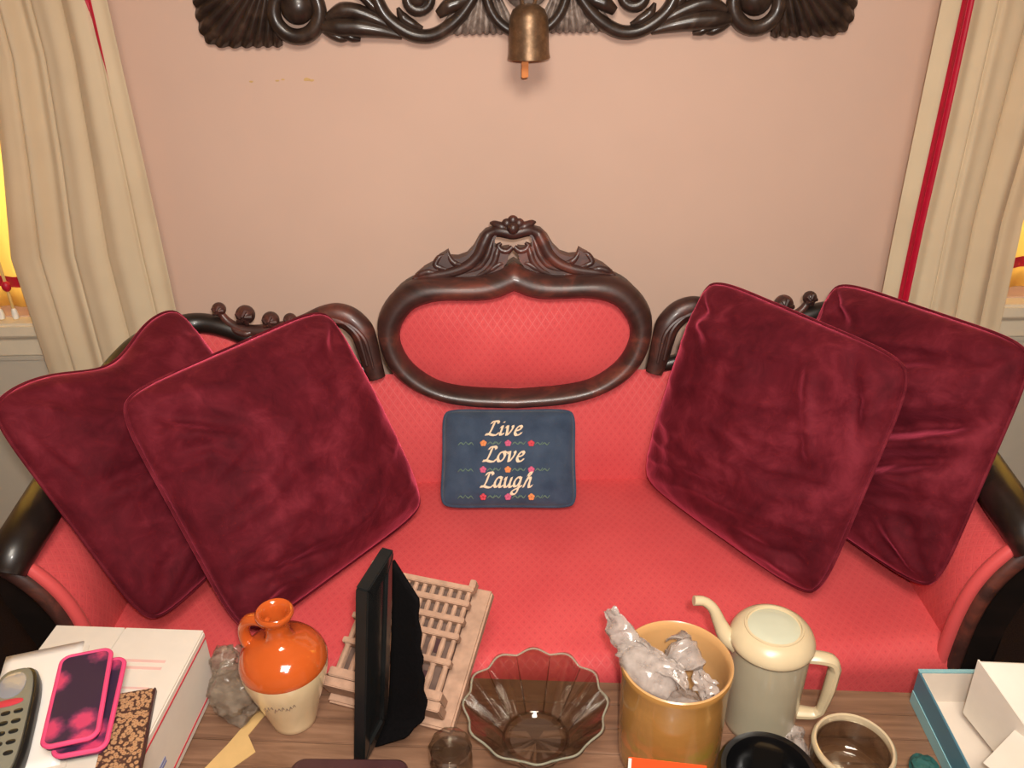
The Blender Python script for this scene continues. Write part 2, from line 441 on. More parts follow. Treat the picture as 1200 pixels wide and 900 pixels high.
for n, s in ((1, -1), (2, 1)):
    x0, x1 = WIN[s]; xc = (x0+x1)/2
    wn = bpy.data.objects.new('window_%d' % n, None); COL.objects.link(wn); wn.location = (xc, WY+.09, WZ0); struct(wn)
    fr = MB()
    for xx in (x0+.03, x1-.03): fr.box((xx, WY+.10, (WZ0+WZ1)/2), (.06, .05, WZ1-WZ0))
    for zz in (WZ0+.03, (WZ0+WZ1)/2, WZ1-.03): fr.box((xc, WY+.10, zz), (x1-x0-.12, .045, .06))
    fr.build('window_frame', 'white_trim', wn, True, bevel=.004)
    for zz in ((WZ0*3+WZ1)/4, (WZ0+WZ1*3)/4):
        MB().box((xc, WY+.11, zz), (x1-x0-.12, .004, (WZ1-WZ0)/2-.06)).build('pane', 'window_glass', wn, True)
    # the sill and the pale panel below it
    struct(bx('trim_%d' % n, (xc, WY-.010, WZ0-.02), (x1-x0+.16, .07, .035), 'white_trim', bevel=.006))
    struct(bx('trim_%d' % (n+2), (xc, WY-.012, WZ0-.065), (x1-x0+.14, .024, .055), 'white_trim', bevel=.004))
    pn = MB(); pn.box((xc, WY-.008, .33), (x1-x0+.14, .016, .66)); o = struct(pn.build('trim_%d' % (n+4), 'grey_panel', bevel=.003))
    MB().box((xc, WY-.017, .635), (x1-x0+.14, .006, .012)).build('moulding', 'grey_panel', o, bevel=.002)
    # sheer lit curtain in the window, red ribbon above its hem
    sh = thing('sheer_window_curtain', 'glowing yellow sheer curtain with red band in the %s window' % ('left' if s < 0 else 'right'), 'curtain', (xc, WY+.05, WZ0), group=None)
    q = MB(); q.grid(lambda u, v: (x0+.01+(x1-x0-.02)*u, WY+.050+.006*sin(u*60), WZ0+.004+(WZ1-WZ0-.008)*v), 160, 4)
    q.build('sheer_panel', 'sheer_shade', sh, True)
    q = MB(); q.grid(lambda u, v: (x0+.01+(x1-x0-.02)*u, WY+.048+.006*sin(u*60), .788+.026*v), 160, 1)
    q.build('ribbon_band', 'ribbon', sh, True)
    # daylight behind the window
    L = lamp('window_daylight_%d' % n, 'AREA', (xc, WY+.40, 1.4), 16, (1.0, .80, .42), .9, (xc, 0, 1.4))
for x in (-1.128, -1.160):
    t = thing('curtain_pull', 'thin cord with white tip hanging before the left window' + (', nearer the cream curtain' if x > -1.14 else ', at the picture edge'), 'cord', (x, WY-.02, .74), group='pull cords at the left window')
    q = MB(); q.tube([(x, WY-.02, .757), (x, WY-.02, .83), (x, WY-.02, 2.06)], .0035, 8); q.build('pull_cord', 'cord', t, True)
    q = MB(); q.lathe([(.001, .735), (.006, .737), (.0075, .745), (.006, .757), (.003, .763), (.0005, .764)], 12, (x, WY-.02, 0)); q.build('tip', 'white_tip', t, True)
    q = MB(); q.ball((x, WY-.02, .815), .010, 10, 7, (1, 1, 1.3)); q.build('bead', 'ribbon', t, True)

# ------------------------------------------------------------------ cream curtains
def fold(x, seed):
    return .007*sin(x*62+seed)+.005*sin(x*31+seed*2.1)+.003*sin(x*117+seed)+.012*(1-abs(sin(x*44+seed*1.7)))**5
def curtain(s, label, xin, xout_fn, ribbon_fn, seed):
    t = thing('curtain', label, 'curtain', (s*.92, 1.745, .1), group='cream window curtains')
    z0, z1 = .10, 2.10
    def S(u, v):
        z = z0+(z1-z0)*v; xi = xin(z); xo = xout_fn(z); x = xi+(xo-xi)*u
        amp = min(1, u*6+.15)
        return Vector((x, 1.742+amp*fold(.32*u, seed)*(1+.12*sin(z*3+u*5)) - .004*sin(z*5+u*9), z))
    q = MB(); q.grid(S, 150, 60)
    p = q.build('panel', 'curtain_cloth', t, True, angle=180)
    md = p.modifiers.new('solid', 'SOLIDIFY'); md.thickness = .0016
    if ribbon_fn:
        q = MB()
        def Rb(u, v):
            z = z0+(z1-z0)*v; a, b = ribbon_fn(z); pnt = S(a+(b-a)*u, v); pnt.y -= .004; return pnt
        q.grid(Rb, 30, 60); q.build('ribbon', 'ribbon', t, True, angle=180)
    for i in range(9):
        u = (i+.5)/9; pnt = S(u, 1)
        q = MB(); q.tube([(pnt.x, 1.742+.021*cos(a*pi/8), 2.115+.021*sin(a*pi/8)) for a in range(16)], .003, 8, up=(1, 0, 0), closed=True)
        q.build('curtain_ring', 'iron', t, True)
    return t
def interp(tab):
    def f(z):
        for (za, a), (zb, b) in zip(tab, tab[1:]):
            if z <= zb: return a+(b-a)*max(0, (z-za))/(zb-za)
        return tab[-1][1]
    return f
curtain(-1, 'cream curtain left of the sofa with a sliver of red ribbon at top', lambda z: -.738,
        interp([(.1, -1.055), (.6, -1.058), (.90, -1.062), (1.1, -1.02), (1.3, -.985), (2.1, -.98)]),
        lambda z: (.115, .115+(.0 if z < 1.262 else min(.08, (z-1.262)*.35))), .6)
curtain(1, 'cream curtain right of the sofa with a full length red ribbon stripe', lambda z: .818,
        interp([(.1, 1.115), (.66, 1.106), (.94, 1.088), (1.4, 1.10), (2.1, 1.10)]),
        lambda z: (.115, .215), 2.2)
for s in (-1, 1):
    xc = sum(WIN[s])/2
    t = thing('curtain_rod', 'dark iron rod carrying the %s cream curtain' % ('left' if s < 0 else 'right'), 'curtain rod', (xc, 1.742, 2.115))
    q = MB(); q.tube([(s*.68, 1.742, 2.115), (s*1.95, 1.742, 2.115)], .011, 12, up=(0, 0, 1)); q.build('rod', 'iron', t, True)
    for xx in (s*.66, s*1.97): q = MB(); q.ball((xx, 1.742, 2.115), .022); q.build('finial', 'iron', t, True)
    for xx in (s*.72, s*1.91): bx('bracket', (xx, 1.785, 2.115), (.014, .07, .014), 'iron', t, .002, world=True)
# dark nail in the wall beside the left curtain
q = MB(); q.tube([(-.776, WY+.004, 1.350), (-.776, WY-.010, 1.346), (-.774, WY-.018, 1.338)], [.004, .004, .005], 8, up=(1, 0, 0))
tag(q.build('wall_nail', 'iron'), 'small dark bent nail in wall beside left curtain', 'nail')

# ------------------------------------------------------------------ carved wooden panel on the wall
PX, PZ, PS = .042, 1.392, .00172            # centre x, z of the picture's top edge there, metres per unit
CZ = PZ + 40*PS                             # horizontal mirror axis of the panel
panel = thing('carved_panel', 'dark wooden openwork carved panel with fans and scrolls above the sofa', 'wall carving', (PX, WY, CZ))
def pf(sx, sz):
    """unit coordinates (a: 0 = centre, negative = left; b: down from the picture's top edge) -> world"""
    def f(a, b, d=0.0): return Vector((PX + sx*a*PS, WY-.004-d, CZ + sz*(-(b+40))*PS))
    return f
def fan(f, o, a0, a1, rfn, flutes, base, mat, name, hgt=.022):
    """fluted fan: rays from o between angles a0..a1 (deg, 0 = right, 90 = down)"""
    q = MB(); NA = flutes*8; NR = 10
    top = {}
    for i in range(NA+1):
        ang = rad(a0+(a1-a0)*i/NA); ph = flutes*i/NA
        r1 = rfn(math.degrees(ang))*(1-.022*(abs(cos(pi*ph)))**3)
        for j in range(NR+1):
            t = base+(1-base)*j/NR; r = r1*t
            h = hgt*(.55+.25*sin(pi*min(1, t*1.05))) + .007*t*abs(sin(pi*ph))*(1 if j < NR else .4)
            if j == NR: h *= .55
            top[i, j] = len(q.v); q.v.append(tuple(f(o[0]+r*cos(ang), o[1]+r*sin(ang), h)))
    back = {}
    for i in range(NA+1):
        for j in (0, NR):
            back[i, j] = len(q.v); v = q.v[top[i, j]]; q.v.append((v[0], WY-.003, v[2]))
    for i in range(NA):
        for j in range(NR): q.f.append((top[i, j], top[i+1, j], top[i+1, j+1], top[i, j+1]))
        q.f.append((top[i, NR], top[i+1, NR], back[i+1, NR], back[i, NR])); q.f.append((top[i, 0], top[i+1, 0], back[i+1, 0], back[i, 0]))
        q.f.append((back[i, 0], back[i+1, 0], back[i+1, NR], back[i, NR]))
    for i in (0, NA):
        for j in range(NR): q.f.append((top[i, j], top[i, j+1], back[i, NR], back[i, 0])) if j == NR-1 else None
    return q.build(name, mat, panel, True, angle=50)
def box_r(o, l, b):       # distance from o to the rounded corner box (left limit l, bottom limit b)
    def g(a):
        c, s_ = cos(rad(a)), sin(rad(a)); n = 9
        return ((abs(c)/(o[0]-l))**n + (abs(s_)/(b-o[1]))**n)**(-1/n) if c < 0 else (b-o[1])/max(s_, .2)
    return g
for sx in (1, -1):
    for sz in (1, -1):
        f = pf(sx, sz)
        O1 = (-278, -40)
        fan(f, O1, 92, 180, box_r(O1, -375, 52), 13, .12, 'carved_wood', 'fan')
        # volute: ring, crescent gap, boss
        q = MB(); path = []
        for k in range(34):
            a = rad(-60+k*11.5); r = 31-k*.38
            path.append(f(-262+r*cos(a), 14+r*sin(a)*1.02, .014))
        q.tube(path, [7*PS, 9*PS, 9*PS, 8*PS, 6*PS], 10, flat=.9); q.build('volute', 'carved_wood', panel, True)
        q = MB(); c = f(-258, 9, .014); q.ball(c, 19*PS, 18, 10, (1, .75, 1)); q.build('boss', 'carved_wood', panel, True)
        # leaves between the volutes
        for name, pts, rr in [
            ('leaf', [(-232, 30), (-215, 31), (-190, 32), (-165, 36), (-142, 42)], [7, 11, 11, 8, 4]),
            ('leaf', [(-226, 22), (-208, 14), (-190, 16), (-165, 26), (-145, 38)], [5, 9, 9, 7, 3]),
            ('stem', [(-205, -45), (-196, -18), (-180, 2), (-160, 22), (-140, 41)], [5, 7, 6, 5, 4]),
            ('stem', [(-178, -45), (-172, -15), (-166, 8), (-155, 25), (-132, 40), (-108, 42), (-84, 30), (-66, 12), (-55, -8), (-52, -40)], [5, 7, 8, 8, 8, 8, 8, 7, 6, 5]),
            ('leaf', [(-145, 12), (-140, 22), (-128, 30), (-118, 34)], [2, 6, 5, 2]),
            ('leaf', [(-100, 20), (-88, 12), (-76, 8), (-62, 4)], [5, 9, 8, 4]),
            ('leaf', [(-232, 30), (-222, 38), (-212, 43), (-204, 44)], [6, 6, 5, 2]),
            ('leaf', [(-215, 32), (-206, 39), (-198, 43), (-190, 45)], [6, 6, 5, 2]),
            ('stem', [(-262, -24), (-240, -36), (-222, -40), (-205, -38)], [6, 7, 6, 5]),
            ('stem', [(-150, -42), (-128, -30), (-108, -26), (-88, -32), (-70, -40)], [5, 6, 7, 6, 5])]:
            q = MB(); pp = cr([f(a, b, .012) for a, b in pts], 6); q.tube(pp, [r*PS for r in rr], 10, flat=1.1)
            q.build(name, 'carved_wood', panel, True)
        # second volute
        q = MB(); path = []
        for k in range(26):
            a = rad(-30+k*16); r = 16-k*.36; path.append(f(-122+r*cos(a), 2+r*sin(a), .016))
        q.tube(path, [5*PS, 7*PS, 6*PS, 3*PS], 10); q.ball(f(-122, 2, .014), 12*PS, 14, 8, (1, .8, 1)); q.build('volute', 'carved_wood', panel, True)
        # silvery worn fan under the centre, grey highlights painted into its colour
        O2 = (-46, -30)
        fan(f, O2, 62, 130, lambda a: 73/sin(rad(a)), 11, .35, 'silver_wood', 'worn_highlit_fan', .014)
q = MB(); f = pf(1, 1); q.tube([f(45*cos(a*pi/24), -4+46*sin(a*pi/24), .02) for a in range(48)], 6*PS, 10, closed=True); q.build('ring', 'carved_wood', panel, True)
q = MB(); q.tube([f(45*cos(a*pi/24), -76+46*sin(a*pi/24), .02) for a in range(48)], 6*PS, 10, closed=True); q.build('ring', 'carved_wood', panel, True)
q = MB(); q.ball(f(0, -40, .010), 36*PS, 24, 12, (1, .45, 1.6)); q.build('centre_boss', 'silver_wood', panel, True)
q = MB()
for sgn in (-1, 1):
    bz = f(0, -40-sgn*12, 0).z
    q.box((PX, WY-.006, bz), (740*PS, .008, 9*PS))
q.build('backing_rail', 'carved_wood', panel, True, bevel=.002)

# bell hanging before the panel
BX, BY = .0445, 1.735
bell = thing('bell', 'old bronze bell with wooden clapper hanging before the carved panel', 'bell', (BX, BY, 1.283))
zb = 1.283
prof = [(.0405, 0), (.0405, .002), (.0388, .010), (.0382, .03), (.0375, .055), (.036, .072), (.030, .086), (.018, .094), (.001, .0965)]
inner = [(r-.003 if r > .004 else .0005, max(0, z-.003)) for r, z in prof][::-1]
q = MB(); q.lathe(prof+inner+[(.0405, 0)], 48, (BX, BY, zb)); q.build('bell_body', 'bell_bronze', bell, True)
q = MB(); q.tube([(BX, BY, zb+.09), (BX-.003, BY, zb+.02), (BX-.007, BY, zb-.004)], .003, 8); q.build('clapper_wire', 'iron', bell, True)
q = MB(); q.hexa([(BX-.0145, BY-.004, zb-.036), (BX-.0015, BY-.004, zb-.035), (BX-.0015, BY+.004, zb-.035), (BX-.0145, BY+.004, zb-.036),
                  (BX-.0135, BY-.004, zb+.012), (BX-.0005, BY-.004, zb+.012), (BX-.0005, BY+.004, zb+.012), (BX-.0135, BY+.004, zb+.012)]); q.build('clapper', 'clapper', bell, True, bevel=.0015)
q = MB(); q.tube([(BX+.013*cos(a*pi/8), BY, zb+.104+.016*sin(a*pi/8)) for a in range(16)], .0035, 8, closed=True); q.build('loop', 'bell_bronze', bell, True)
q = MB(); q.tube(cr([(BX, BY-.003, zb+.118), (BX, BY, zb+.15), (BX, BY+.03, zb+.172), (BX, WY-.02, zb+.178)], 5), .003, 8, up=(1, 0, 0)); q.build('hook', 'iron', bell, True)

# ------------------------------------------------------------------ the sofa
SX = .008
sofa = thing('sofa', 'red upholstered Victorian sofa with dark carved frame and oval back medallion', 'sofa', (SX, 1.30, 0))
KB = .22
def back_y(z): return 1.55+KB*(z-.44)
def bpt(x, z, d=0.0): return Vector((SX+x, back_y(z)-d, z))        # d = towards the camera
SF = 1.035                                                           # front of the seat
# --- seat deck: crowned top with rolled front edge
def seat_pt(u, v):
    x = -.715+1.43*u
    L_top, Rr, drop = 1.56-SF-.045, .045, .13
    arc = Rr*pi/2; tot = L_top+arc+drop; s_ = v*tot
    bow = .018*(1-(2*u-1)**2)                       # gentle bow of the front
    crown = .018*(1-(2*u-1)**4)
    if s_ < L_top: y = 1.56-s_; z = .436+crown*sin(pi*min(1, .15+s_/L_top*.85)); y -= bow*(s_/L_top)
    elif s_ < L_top+arc: a = (s_-L_top)/Rr; y = SF+Rr-Rr*sin(a)-bow; z = .436-Rr+Rr*cos(a)+crown*sin(pi*1.0)
    else: y = SF-bow; z = .436-Rr-(s_-L_top-arc)
    return (SX+x, y, z)
q = MB(); q.grid(seat_pt, 70, 60, lambda u, v: (1.43*u, v*.70)); q.build('seat', 'sofa_fabric', sofa, True, angle=180)
# --- back: domed panel following the rail
RAIL = [(.285, .682), (.36, .700), (.45, .728), (.53, .752), (.60, .782), (.66, .794), (.72, .786), (.775, .755), (.82, .700)]
def ztop(x):
    x = abs(x)
    if x <= RAIL[0][0]: return RAIL[0][1]
    for (a, za), (b, zb_) in zip(RAIL, RAIL[1:]):
        if x <= b: return za+(zb_-za)*(x-a)/(b-a)
    return RAIL[-1][1]
def wrap_y(x):                               # the back curves forward at its ends
    a = max(0, abs(x)-.62); return 1.9*a*a
def back_pt(u, v):
    x = -.79+1.58*u; zt = ztop(x)-.005; z = .40+(zt-.40)*v
    bul = .028*sin(pi*min(1, max(0, v)))**.7
    p = bpt(x, z, bul); p.y -= wrap_y(x); return p
q = MB(); q.grid(back_pt, 90, 26, lambda u, v: (1.58*u, (back_pt(u, v).z-.4)*1.02)); q.build('backrest', 'sofa_fabric', sofa, True, angle=180)
# --- oval medallion: pad and moulded frame
OUT = [(0, .912), (.028, .897), (.06, .887), (.10, .884), (.15, .885), (.20, .882), (.24, .862), (.268, .83), (.281, .795), (.279, .75), (.26, .704), (.22, .664), (.158, .635), (.09, .622), (0, .617)]
INN = [(0, .857), (.028, .846), (.06, .840), (.10, .840), (.15, .840), (.195, .829), (.221, .806), (.236, .775), (.23, .737), (.205, .700), (.155, .668), (.09, .655), (0, .650)]
def half(pts, n):
    c = cr([(a, b, 0) for a, b in pts], 12)
    L = [0]
    for a, b in zip(c, c[1:]): L.append(L[-1]+(b-a).length)
    out = []; k = 0
    for i in range(n+1):
        d = L[-1]*i/n
        while k < len(L)-2 and L[k+1] < d: k += 1
        f = (d-L[k])/max(1e-9, L[k+1]-L[k]); p = c[k].lerp(c[k+1], f); out.append((p.x, p.y))
    return out
NH = 48
ho, hi = half(OUT, NH), half(INN, NH)
ring_o = [(x, z) for x, z in ho] + [(-x, z) for x, z in ho[-2:0:-1]]
ring_i = [(x, z) for x, z in hi] + [(-x, z) for x, z in hi[-2:0:-1]]
q = MB(); NR = len(ring_o); NS = 12
for (xo, zo), (xi, zi) in zip(ring_o, ring_i):
    for k in range(NS):
        a = 2*pi*k/NS; t = .5-.5*cos(a); d = .014+.030*sin(a)
        x = xo+(xi-xo)*t; z = zo+(zi-zo)*t; q.v.append(tuple(bpt(x, z, d+.012)))
for i in range(NR):
    j = (i+1) % NR
    for k in range(NS): q.f.append((i*NS+k, i*NS+(k+1) % NS, j*NS+(k+1) % NS, j*NS+k))
q.build('medallion_frame', 'mahogany', sofa, True, angle=60)
q = MB(); cz = .752; NRAD = 12
for i, (x, z) in enumerate(ring_i):
    for j in range(NRAD+1):
        t = j/NRAD; xx, zz = x*t*1.02, cz+(z-cz)*t*1.02
        q.uv[len(q.v)] = (xx, zz); q.v.append(tuple(bpt(xx, zz, .012+.030*(1-t**2.2))))
for i in range(NR):
    k = (i+1) % NR
    for j in range(NRAD): q.f.append((i*(NRAD+1)+j, k*(NRAD+1)+j, k*(NRAD+1)+j+1, i*(NRAD+1)+j+1))
q.build('medallion_pad', 'sofa_fabric', sofa, True, angle=180)
# wooden back of the medallion
q = MB(); q.slab([(x*.97, cz+(z-cz)*.97) for x, z in ring_o][::-1], lambda a, b, d: bpt(a, b, -.02+d), .03, .002); q.build('medallion_back', 'dark_wood', sofa, True)
# --- crest above the medallion
for sx in (1, -1):
    def cf(a, b, d=0): return bpt(sx*a, b, d)
    # body of the acanthus leaf
    o = [(.008, .936), (.026, .934), (.038, .940), (.036, .955), (.030, .966), (.040, .974), (.055, .970), (.068, .958), (.080, .938), (.094, .924), (.112, .918),
         (.128, .919), (.132, .931), (.140, .926), (.150, .921), (.162, .908), (.182, .898), (.202, .882), (.20, .868), (.15, .866), (.10, .866), (.065, .870), (.042, .884), (.022, .898), (.012, .912)]
    q = MB(); q.slab(o if sx < 0 else o, lambda a, b, d: cf(a, b, d-.006), .026, -.003 if False else .0); cl_ = q.build('crest_leaf', 'mahogany', sofa, True)
    for pts, rr in [
        ([(.034, .970), (.050, .962), (.060, .945), (.072, .922), (.095, .902), (.130, .890), (.170, .884), (.205, .876)], [.006, .012, .013, .012, .012, .011, .009, .003]),
        ([(.040, .955), (.046, .940), (.054, .920), (.070, .900), (.100, .888)], [.004, .007, .008, .007, .004]),
        ([(.030, .940), (.034, .925), (.040, .908), (.055, .892), (.080, .880)], [.005, .008, .008, .007, .004]),
        ([(.100, .905), (.118, .908), (.128, .918), (.133, .932)], [.004, .008, .006, .002]),
        ([(.130, .895), (.148, .900), (.158, .906), (.150, .920), (.140, .924)], [.004, .007, .007, .006, .003]),
        ([(.150, .888), (.172, .892), (.190, .888), (.206, .878)], [.004, .008, .007, .002]),
        ([(.002, .938), (.012, .930), (.024, .932), (.030, .940), (.024, .946)], [.005, .007, .007, .006, .003]),
        ([(.016, .905), (.028, .905), (.044, .896), (.062, .884)], [.003, .006, .007, .004])]:
        q = MB(); q.tube(cr([cf(a, b, .016) for a, b in pts], 6), rr, 10, flat=1.0); sub(q.build('leaf_rib', 'mahogany', sofa, True), cl_)
q = MB(); q.tube(cr([bpt(-.050, .962, .008), bpt(-.030, .968, .012), bpt(0, .964, .014), bpt(.030, .968, .012), bpt(.050, .962, .008)], 6), [.010, .012, .013, .012, .010], 12); q.build('crest_bridge', 'mahogany', sofa, True)
# rosette
q = MB(); q.ball(bpt(0, .976, .022), .013, 16, 10)
for k in range(6):
    a = rad(30+60*k); q.ball(bpt(.014*cos(a), .976+.012*sin(a), .014), .0115, 12, 8, (1, .8, 1))
ro_ = q.build('rosette', 'mahogany', sofa, True)
q = MB()
for sx in (1, -1): q.tube(cr([bpt(sx*.008, .972, .01), bpt(sx*.024, .976, .012), bpt(sx*.038, .982, .01), bpt(sx*.046, .983, .008)], 5), [.010, .011, .007, .002], 10)
sub(q.build('rosette_leaf', 'mahogany', sofa, True), ro_)
# --- scrolls, rails, finials on either side
for sx in (1, -1):
    sp = [(.290, .676), (.300, .712), (.307, .745), (.316, .775), (.338, .799), (.365, .809), (.395, .806), (.425, .797), (.455, .790)]
    q = MB(); q.tube(cr([bpt(sx*a, b, .014) for a, b in sp], 7), [.018, .022, .024, .026, .026, .025, .022, .018, .014], 14, flat=.9); sc_ = q.build('scroll', 'mahogany', sofa, True)
    q = MB()
    for off in (-.009, .009):
        q.tube(cr([bpt(sx*(a+off*.7), b-abs(off)*.3+off*.3, .036) for a, b in sp[1:]], 6), [.003, .005, .005, .005, .003], 8)
    sub(q.build('scroll_fluting', 'mahogany', sofa, True), sc_)
    # back rail sweeping forward into the arm
    def rp(a, b, y=None): 
        p = bpt(sx*a, b, .004); p.y = p.y-wrap_y(a) if y is None else y; return p
    path = [rp(a, b) for a, b in RAIL[:6]] + [rp(.715, .790, 1.585), rp(.765, .768, 1.545), rp(.795, .735, 1.47), rp(.800, .705, 1.37), rp(.790, .688, 1.25), rp(.782, .676, 1.12), rp(.785, .662, 1.055), rp(.79, .640, 1.028)]
    q = MB(); q.tube(cr(path, 7), [.014, .017, .019, .020, .021, .022, .024, .026, .028, .031, .034, .035, .034, .028], 14, up=(0, .3, 1)); br_ = q.build('back_rail', 'dark_wood', sofa, True)
    # carved roses and knobs on the rail
    for (a, b, r) in [(.606, .824, .0145), (.553, .812, .020), (.502, .800, .018), (.462, .800, .014)]:
        q = MB(); c = bpt(sx*a, b, .012); q.ball(c, r, 16, 10)
        for k in range(5):
            an = 2*pi*k/5; q.tube([c+Vector((r*.75*cos(an), -r*.7, r*.75*sin(an))), c+Vector((r*.2*cos(an+.7), -r*1.05, r*.2*sin(an+.7)))], [r*.28, r*.18], 7)
        sub(q.build('carved_knob', 'mahogany', sofa, True), br_)
    q = MB(); q.tube(cr([bpt(sx*.606, .820, .012), bpt(sx*.590, .798, .012), bpt(sx*.565, .782, .012), bpt(sx*.530, .778, .012), bpt(sx*.495, .782, .012), bpt(sx*.455, .790, .012)], 6), [.007, .009, .013, .014, .014, .012], 10); sub(q.build('carved_stem', 'mahogany', sofa, True), br_)
    q = MB(); q.tube(cr([bpt(sx*.585, .800, .014), bpt(sx*.575, .783, .018), bpt(sx*.552, .776, .020), bpt(sx*.535, .784, .018)], 5), [.004, .008, .009, .004], 9); sub(q.build('carved_leaf', 'mahogany', sofa, True), br_)
    # arm: scrolled pad, facing, post
    AF = 1.035
    prof = [(.712, .40), (.714, .45), (.718, .50), (.727, .55), (.742, .59), (.762, .622), (.785, .648)]
    pc = cr([(a, b, 0) for a, b in prof], 6)
    def arm(u, v):
        k = v*(len(pc)-1); i = min(int(k), len(pc)-2); p = pc[i].lerp(pc[i+1], k-i)
        y = AF+.004+u*(1.56-AF); puff = .016*sin(pi*min(1, v*1.05))*min(1, u*9+.25)
        return (SX+sx*(p.x-puff+.004), y, p.y+puff*.3+.03*u*v)
    q = MB(); q.grid(arm, 36, 24, lambda u, v: (u*.53, v*.27)); ap_ = q.build('arm_pad', 'sofa_fabric', sofa, True, angle=180)
    q = MB(); q.tube([(SX+sx*(p.x-.006), AF+.012, p.y) for p in pc], .011, 10); sub(q.build('arm_piping', 'sofa_fabric', sofa, True), ap_)
    q = MB(); q.tube([(SX+sx*(p.x+.012), AF+.006, p.y-.004) for p in pc]+[(SX+sx*.800, AF+.006, .640)], [.013, .013, .014, .015, .016], 10, flat=1.1); q.build('arm_facing', 'mahogany', sofa, True)
    out = [(p.x+.016, p.y-.006) for p in pc] + [(.815, .648), (.828, .62), (.822, .56), (.800, .48), (.790, .40), (.796, .30), (.775, .18), (.765, .16), (.72, .16), (.715, .25)]
    q = MB(); q.slab(out if sx < 0 else out[::-1], lambda a, b, d: (SX+sx*a, AF+.055-d, b), .045, 0); q.build('arm_post', 'black_post', sofa, True)
    # outer side of the arm
    q = MB(); q.grid(lambda u, v: (SX+sx*(.800+.012*sin(pi*v)), AF+.03+u*.52, .20+v*.46), 10, 8); q.build('arm_outer_panel', 'black_post', sofa, True)
    for (xx, yy) in ((.735, AF+.03), (.70, 1.60)):
        q = MB(); q.tube(cr([(SX+sx*xx, yy, .24), (SX+sx*(xx+.02), yy, .16), (SX+sx*(xx+.005), yy, .07), (SX+sx*(xx+.02), yy, .0)], 5), [.032, .030, .020, .022], 12, up=(0, 1, 0)); q.build('leg', 'dark_wood', sofa, True)
q = MB(); q.grid(lambda u, v: (SX-.715+1.43*u, SF-.012-.018*(1-(2*u-1)**2), .215+.06*v+.02*abs(sin(3*pi*u))*(1-v)), 60, 4); o = q.build('apron', 'dark_wood', sofa, True)
md = o.modifiers.new('solid', 'SOLIDIFY'); md.thickness = .025; md.offset = 1
q = MB(); q.box((SX, 1.30, .255), (1.40, .50, .05)); q.build('seat_base', 'black_post', sofa, True)
q = MB(); q.grid(lambda u, v: (SX-.76+1.52*u, 1.62-1.0*wrap_y(-.76+1.52*u), .2+(ztop(-.76+1.52*u)-.22)*v), 40, 6); q.build('back_cover', 'black_post', sofa, True, angle=180)

# ------------------------------------------------------------------ cushions
def cushion_shape(w, h, thick, seed, wr=1.0, ears=.005, n=72, dent=None, folds=(), back=1.0):
    q = MB(); rnd = random.Random(seed); off = Vector((rnd.random()*50, rnd.random()*50, rnd.random()*50))
    creases = [(rnd.choice((-1, 1)), rnd.choice((-1, 1)), rnd.uniform(6, 10), rnd.uniform(0, 6)) for _ in range(1)] + [(a, b, rnd.uniform(7, 11), rnd.uniform(0, 6)) for a in (-1, 1) for b in (-1, 1)]
    def P_(u, v, side):
        a, b = 2*u-1, 2*v-1
        ro = 1-.075*(a*a*b*b)**3                                   # rounded corners
        x = w/2*a*(1-ears*(1-b*b)*abs(a)**2)*ro; z = h/2*b*(1-ears*(1-a*a)*abs(b)**2)*ro
        hh = thick/2*max(0, (1-abs(a)**2.3)*(1-abs(b)**2.3))**.55*(1 if side == 1 else back)
        if dent: z -= dent[0]*exp(-((a-dent[1])/dent[2])**2)*max(0, b)**2
        e = min(1, 3.5*(1-max(abs(a), abs(b)))) ; nn = off+Vector((x, z, side*.2))
        d = .006*noise.noise(nn*9)+.0035*noise.noise(nn*21)
        r2 = noise.noise(Vector((x*7+2*z, z*22-3*x, side))+off); d += .009*(1-abs(r2))**3*wr
        for (ca, cb, fr, ph) in creases:                            # pleats running out of the corners
            dx, dz = a-ca, b-cb; r = sqrt(dx*dx+dz*dz)+1e-6; an = atan2(dz*cb, dx*ca)
            d += .009*wr*sin(an*fr+ph)*exp(-((r-.38)/.28)**2)
        if side == 1:
            for (a0, b0, a1, b1, wd, dp) in folds:                  # long valley folds with a ridge beside them
                vx, vz = a1-a0, b1-b0; L2 = vx*vx+vz*vz; tt = ((a-a0)*vx+(b-b0)*vz)/L2
                pe = ((a-a0)*vz-(b-b0)*vx)/sqrt(L2); win = exp(-((tt-.5)/.55)**4)
                d += 1.6*dp*win*(-exp(-(pe/wd)**2)+.8*exp(-((pe-1.9*wd)/(1.2*wd))**2))
        d *= e
        return (x, -side*(hh+d), z)
    for side in (1, -1): q.grid(lambda u, v, s=side: P_(u, v, s), n, n)
    edge = []
    for k in range(40): edge.append(P_(k/40, 0, 1))
    for k in range(40): edge.append(P_(1, k/40, 1))
    for k in range(40): edge.append(P_(1-k/40, 1, 1))
    for k in range(40): edge.append(P_(0, 1-k/40, 1))
    return q, edge, P_
def cushion(label, c, deg, size, thick, seed, wr=1.0, dent=None, folds=()):
    t = thing('throw_cushion', label, 'cushion', c, (rad(deg[1]), rad(deg[2]), rad(deg[0])), 'YXZ', 'maroon velvet cushions on the sofa')
    q, edge, _ = cushion_shape(size, size, thick, seed, wr, dent=dent, folds=folds, back=.45)
    bmq = q.build('cover', 'velvet', t, angle=180)
    bm = bmesh.new(); bm.from_mesh(bmq.data); bmesh.ops.remove_doubles(bm, verts=bm.verts, dist=1e-5); bmesh.ops.recalc_face_normals(bm, faces=bm.faces)
    for f in bm.faces: f.smooth = True
    bm.to_mesh(bmq.data); bm.free()
    e = MB(); e.tube(edge, .0035, 7, closed=True, up=(.01, 1, .02)); e.build('seam', 'velvet', t)
    return t
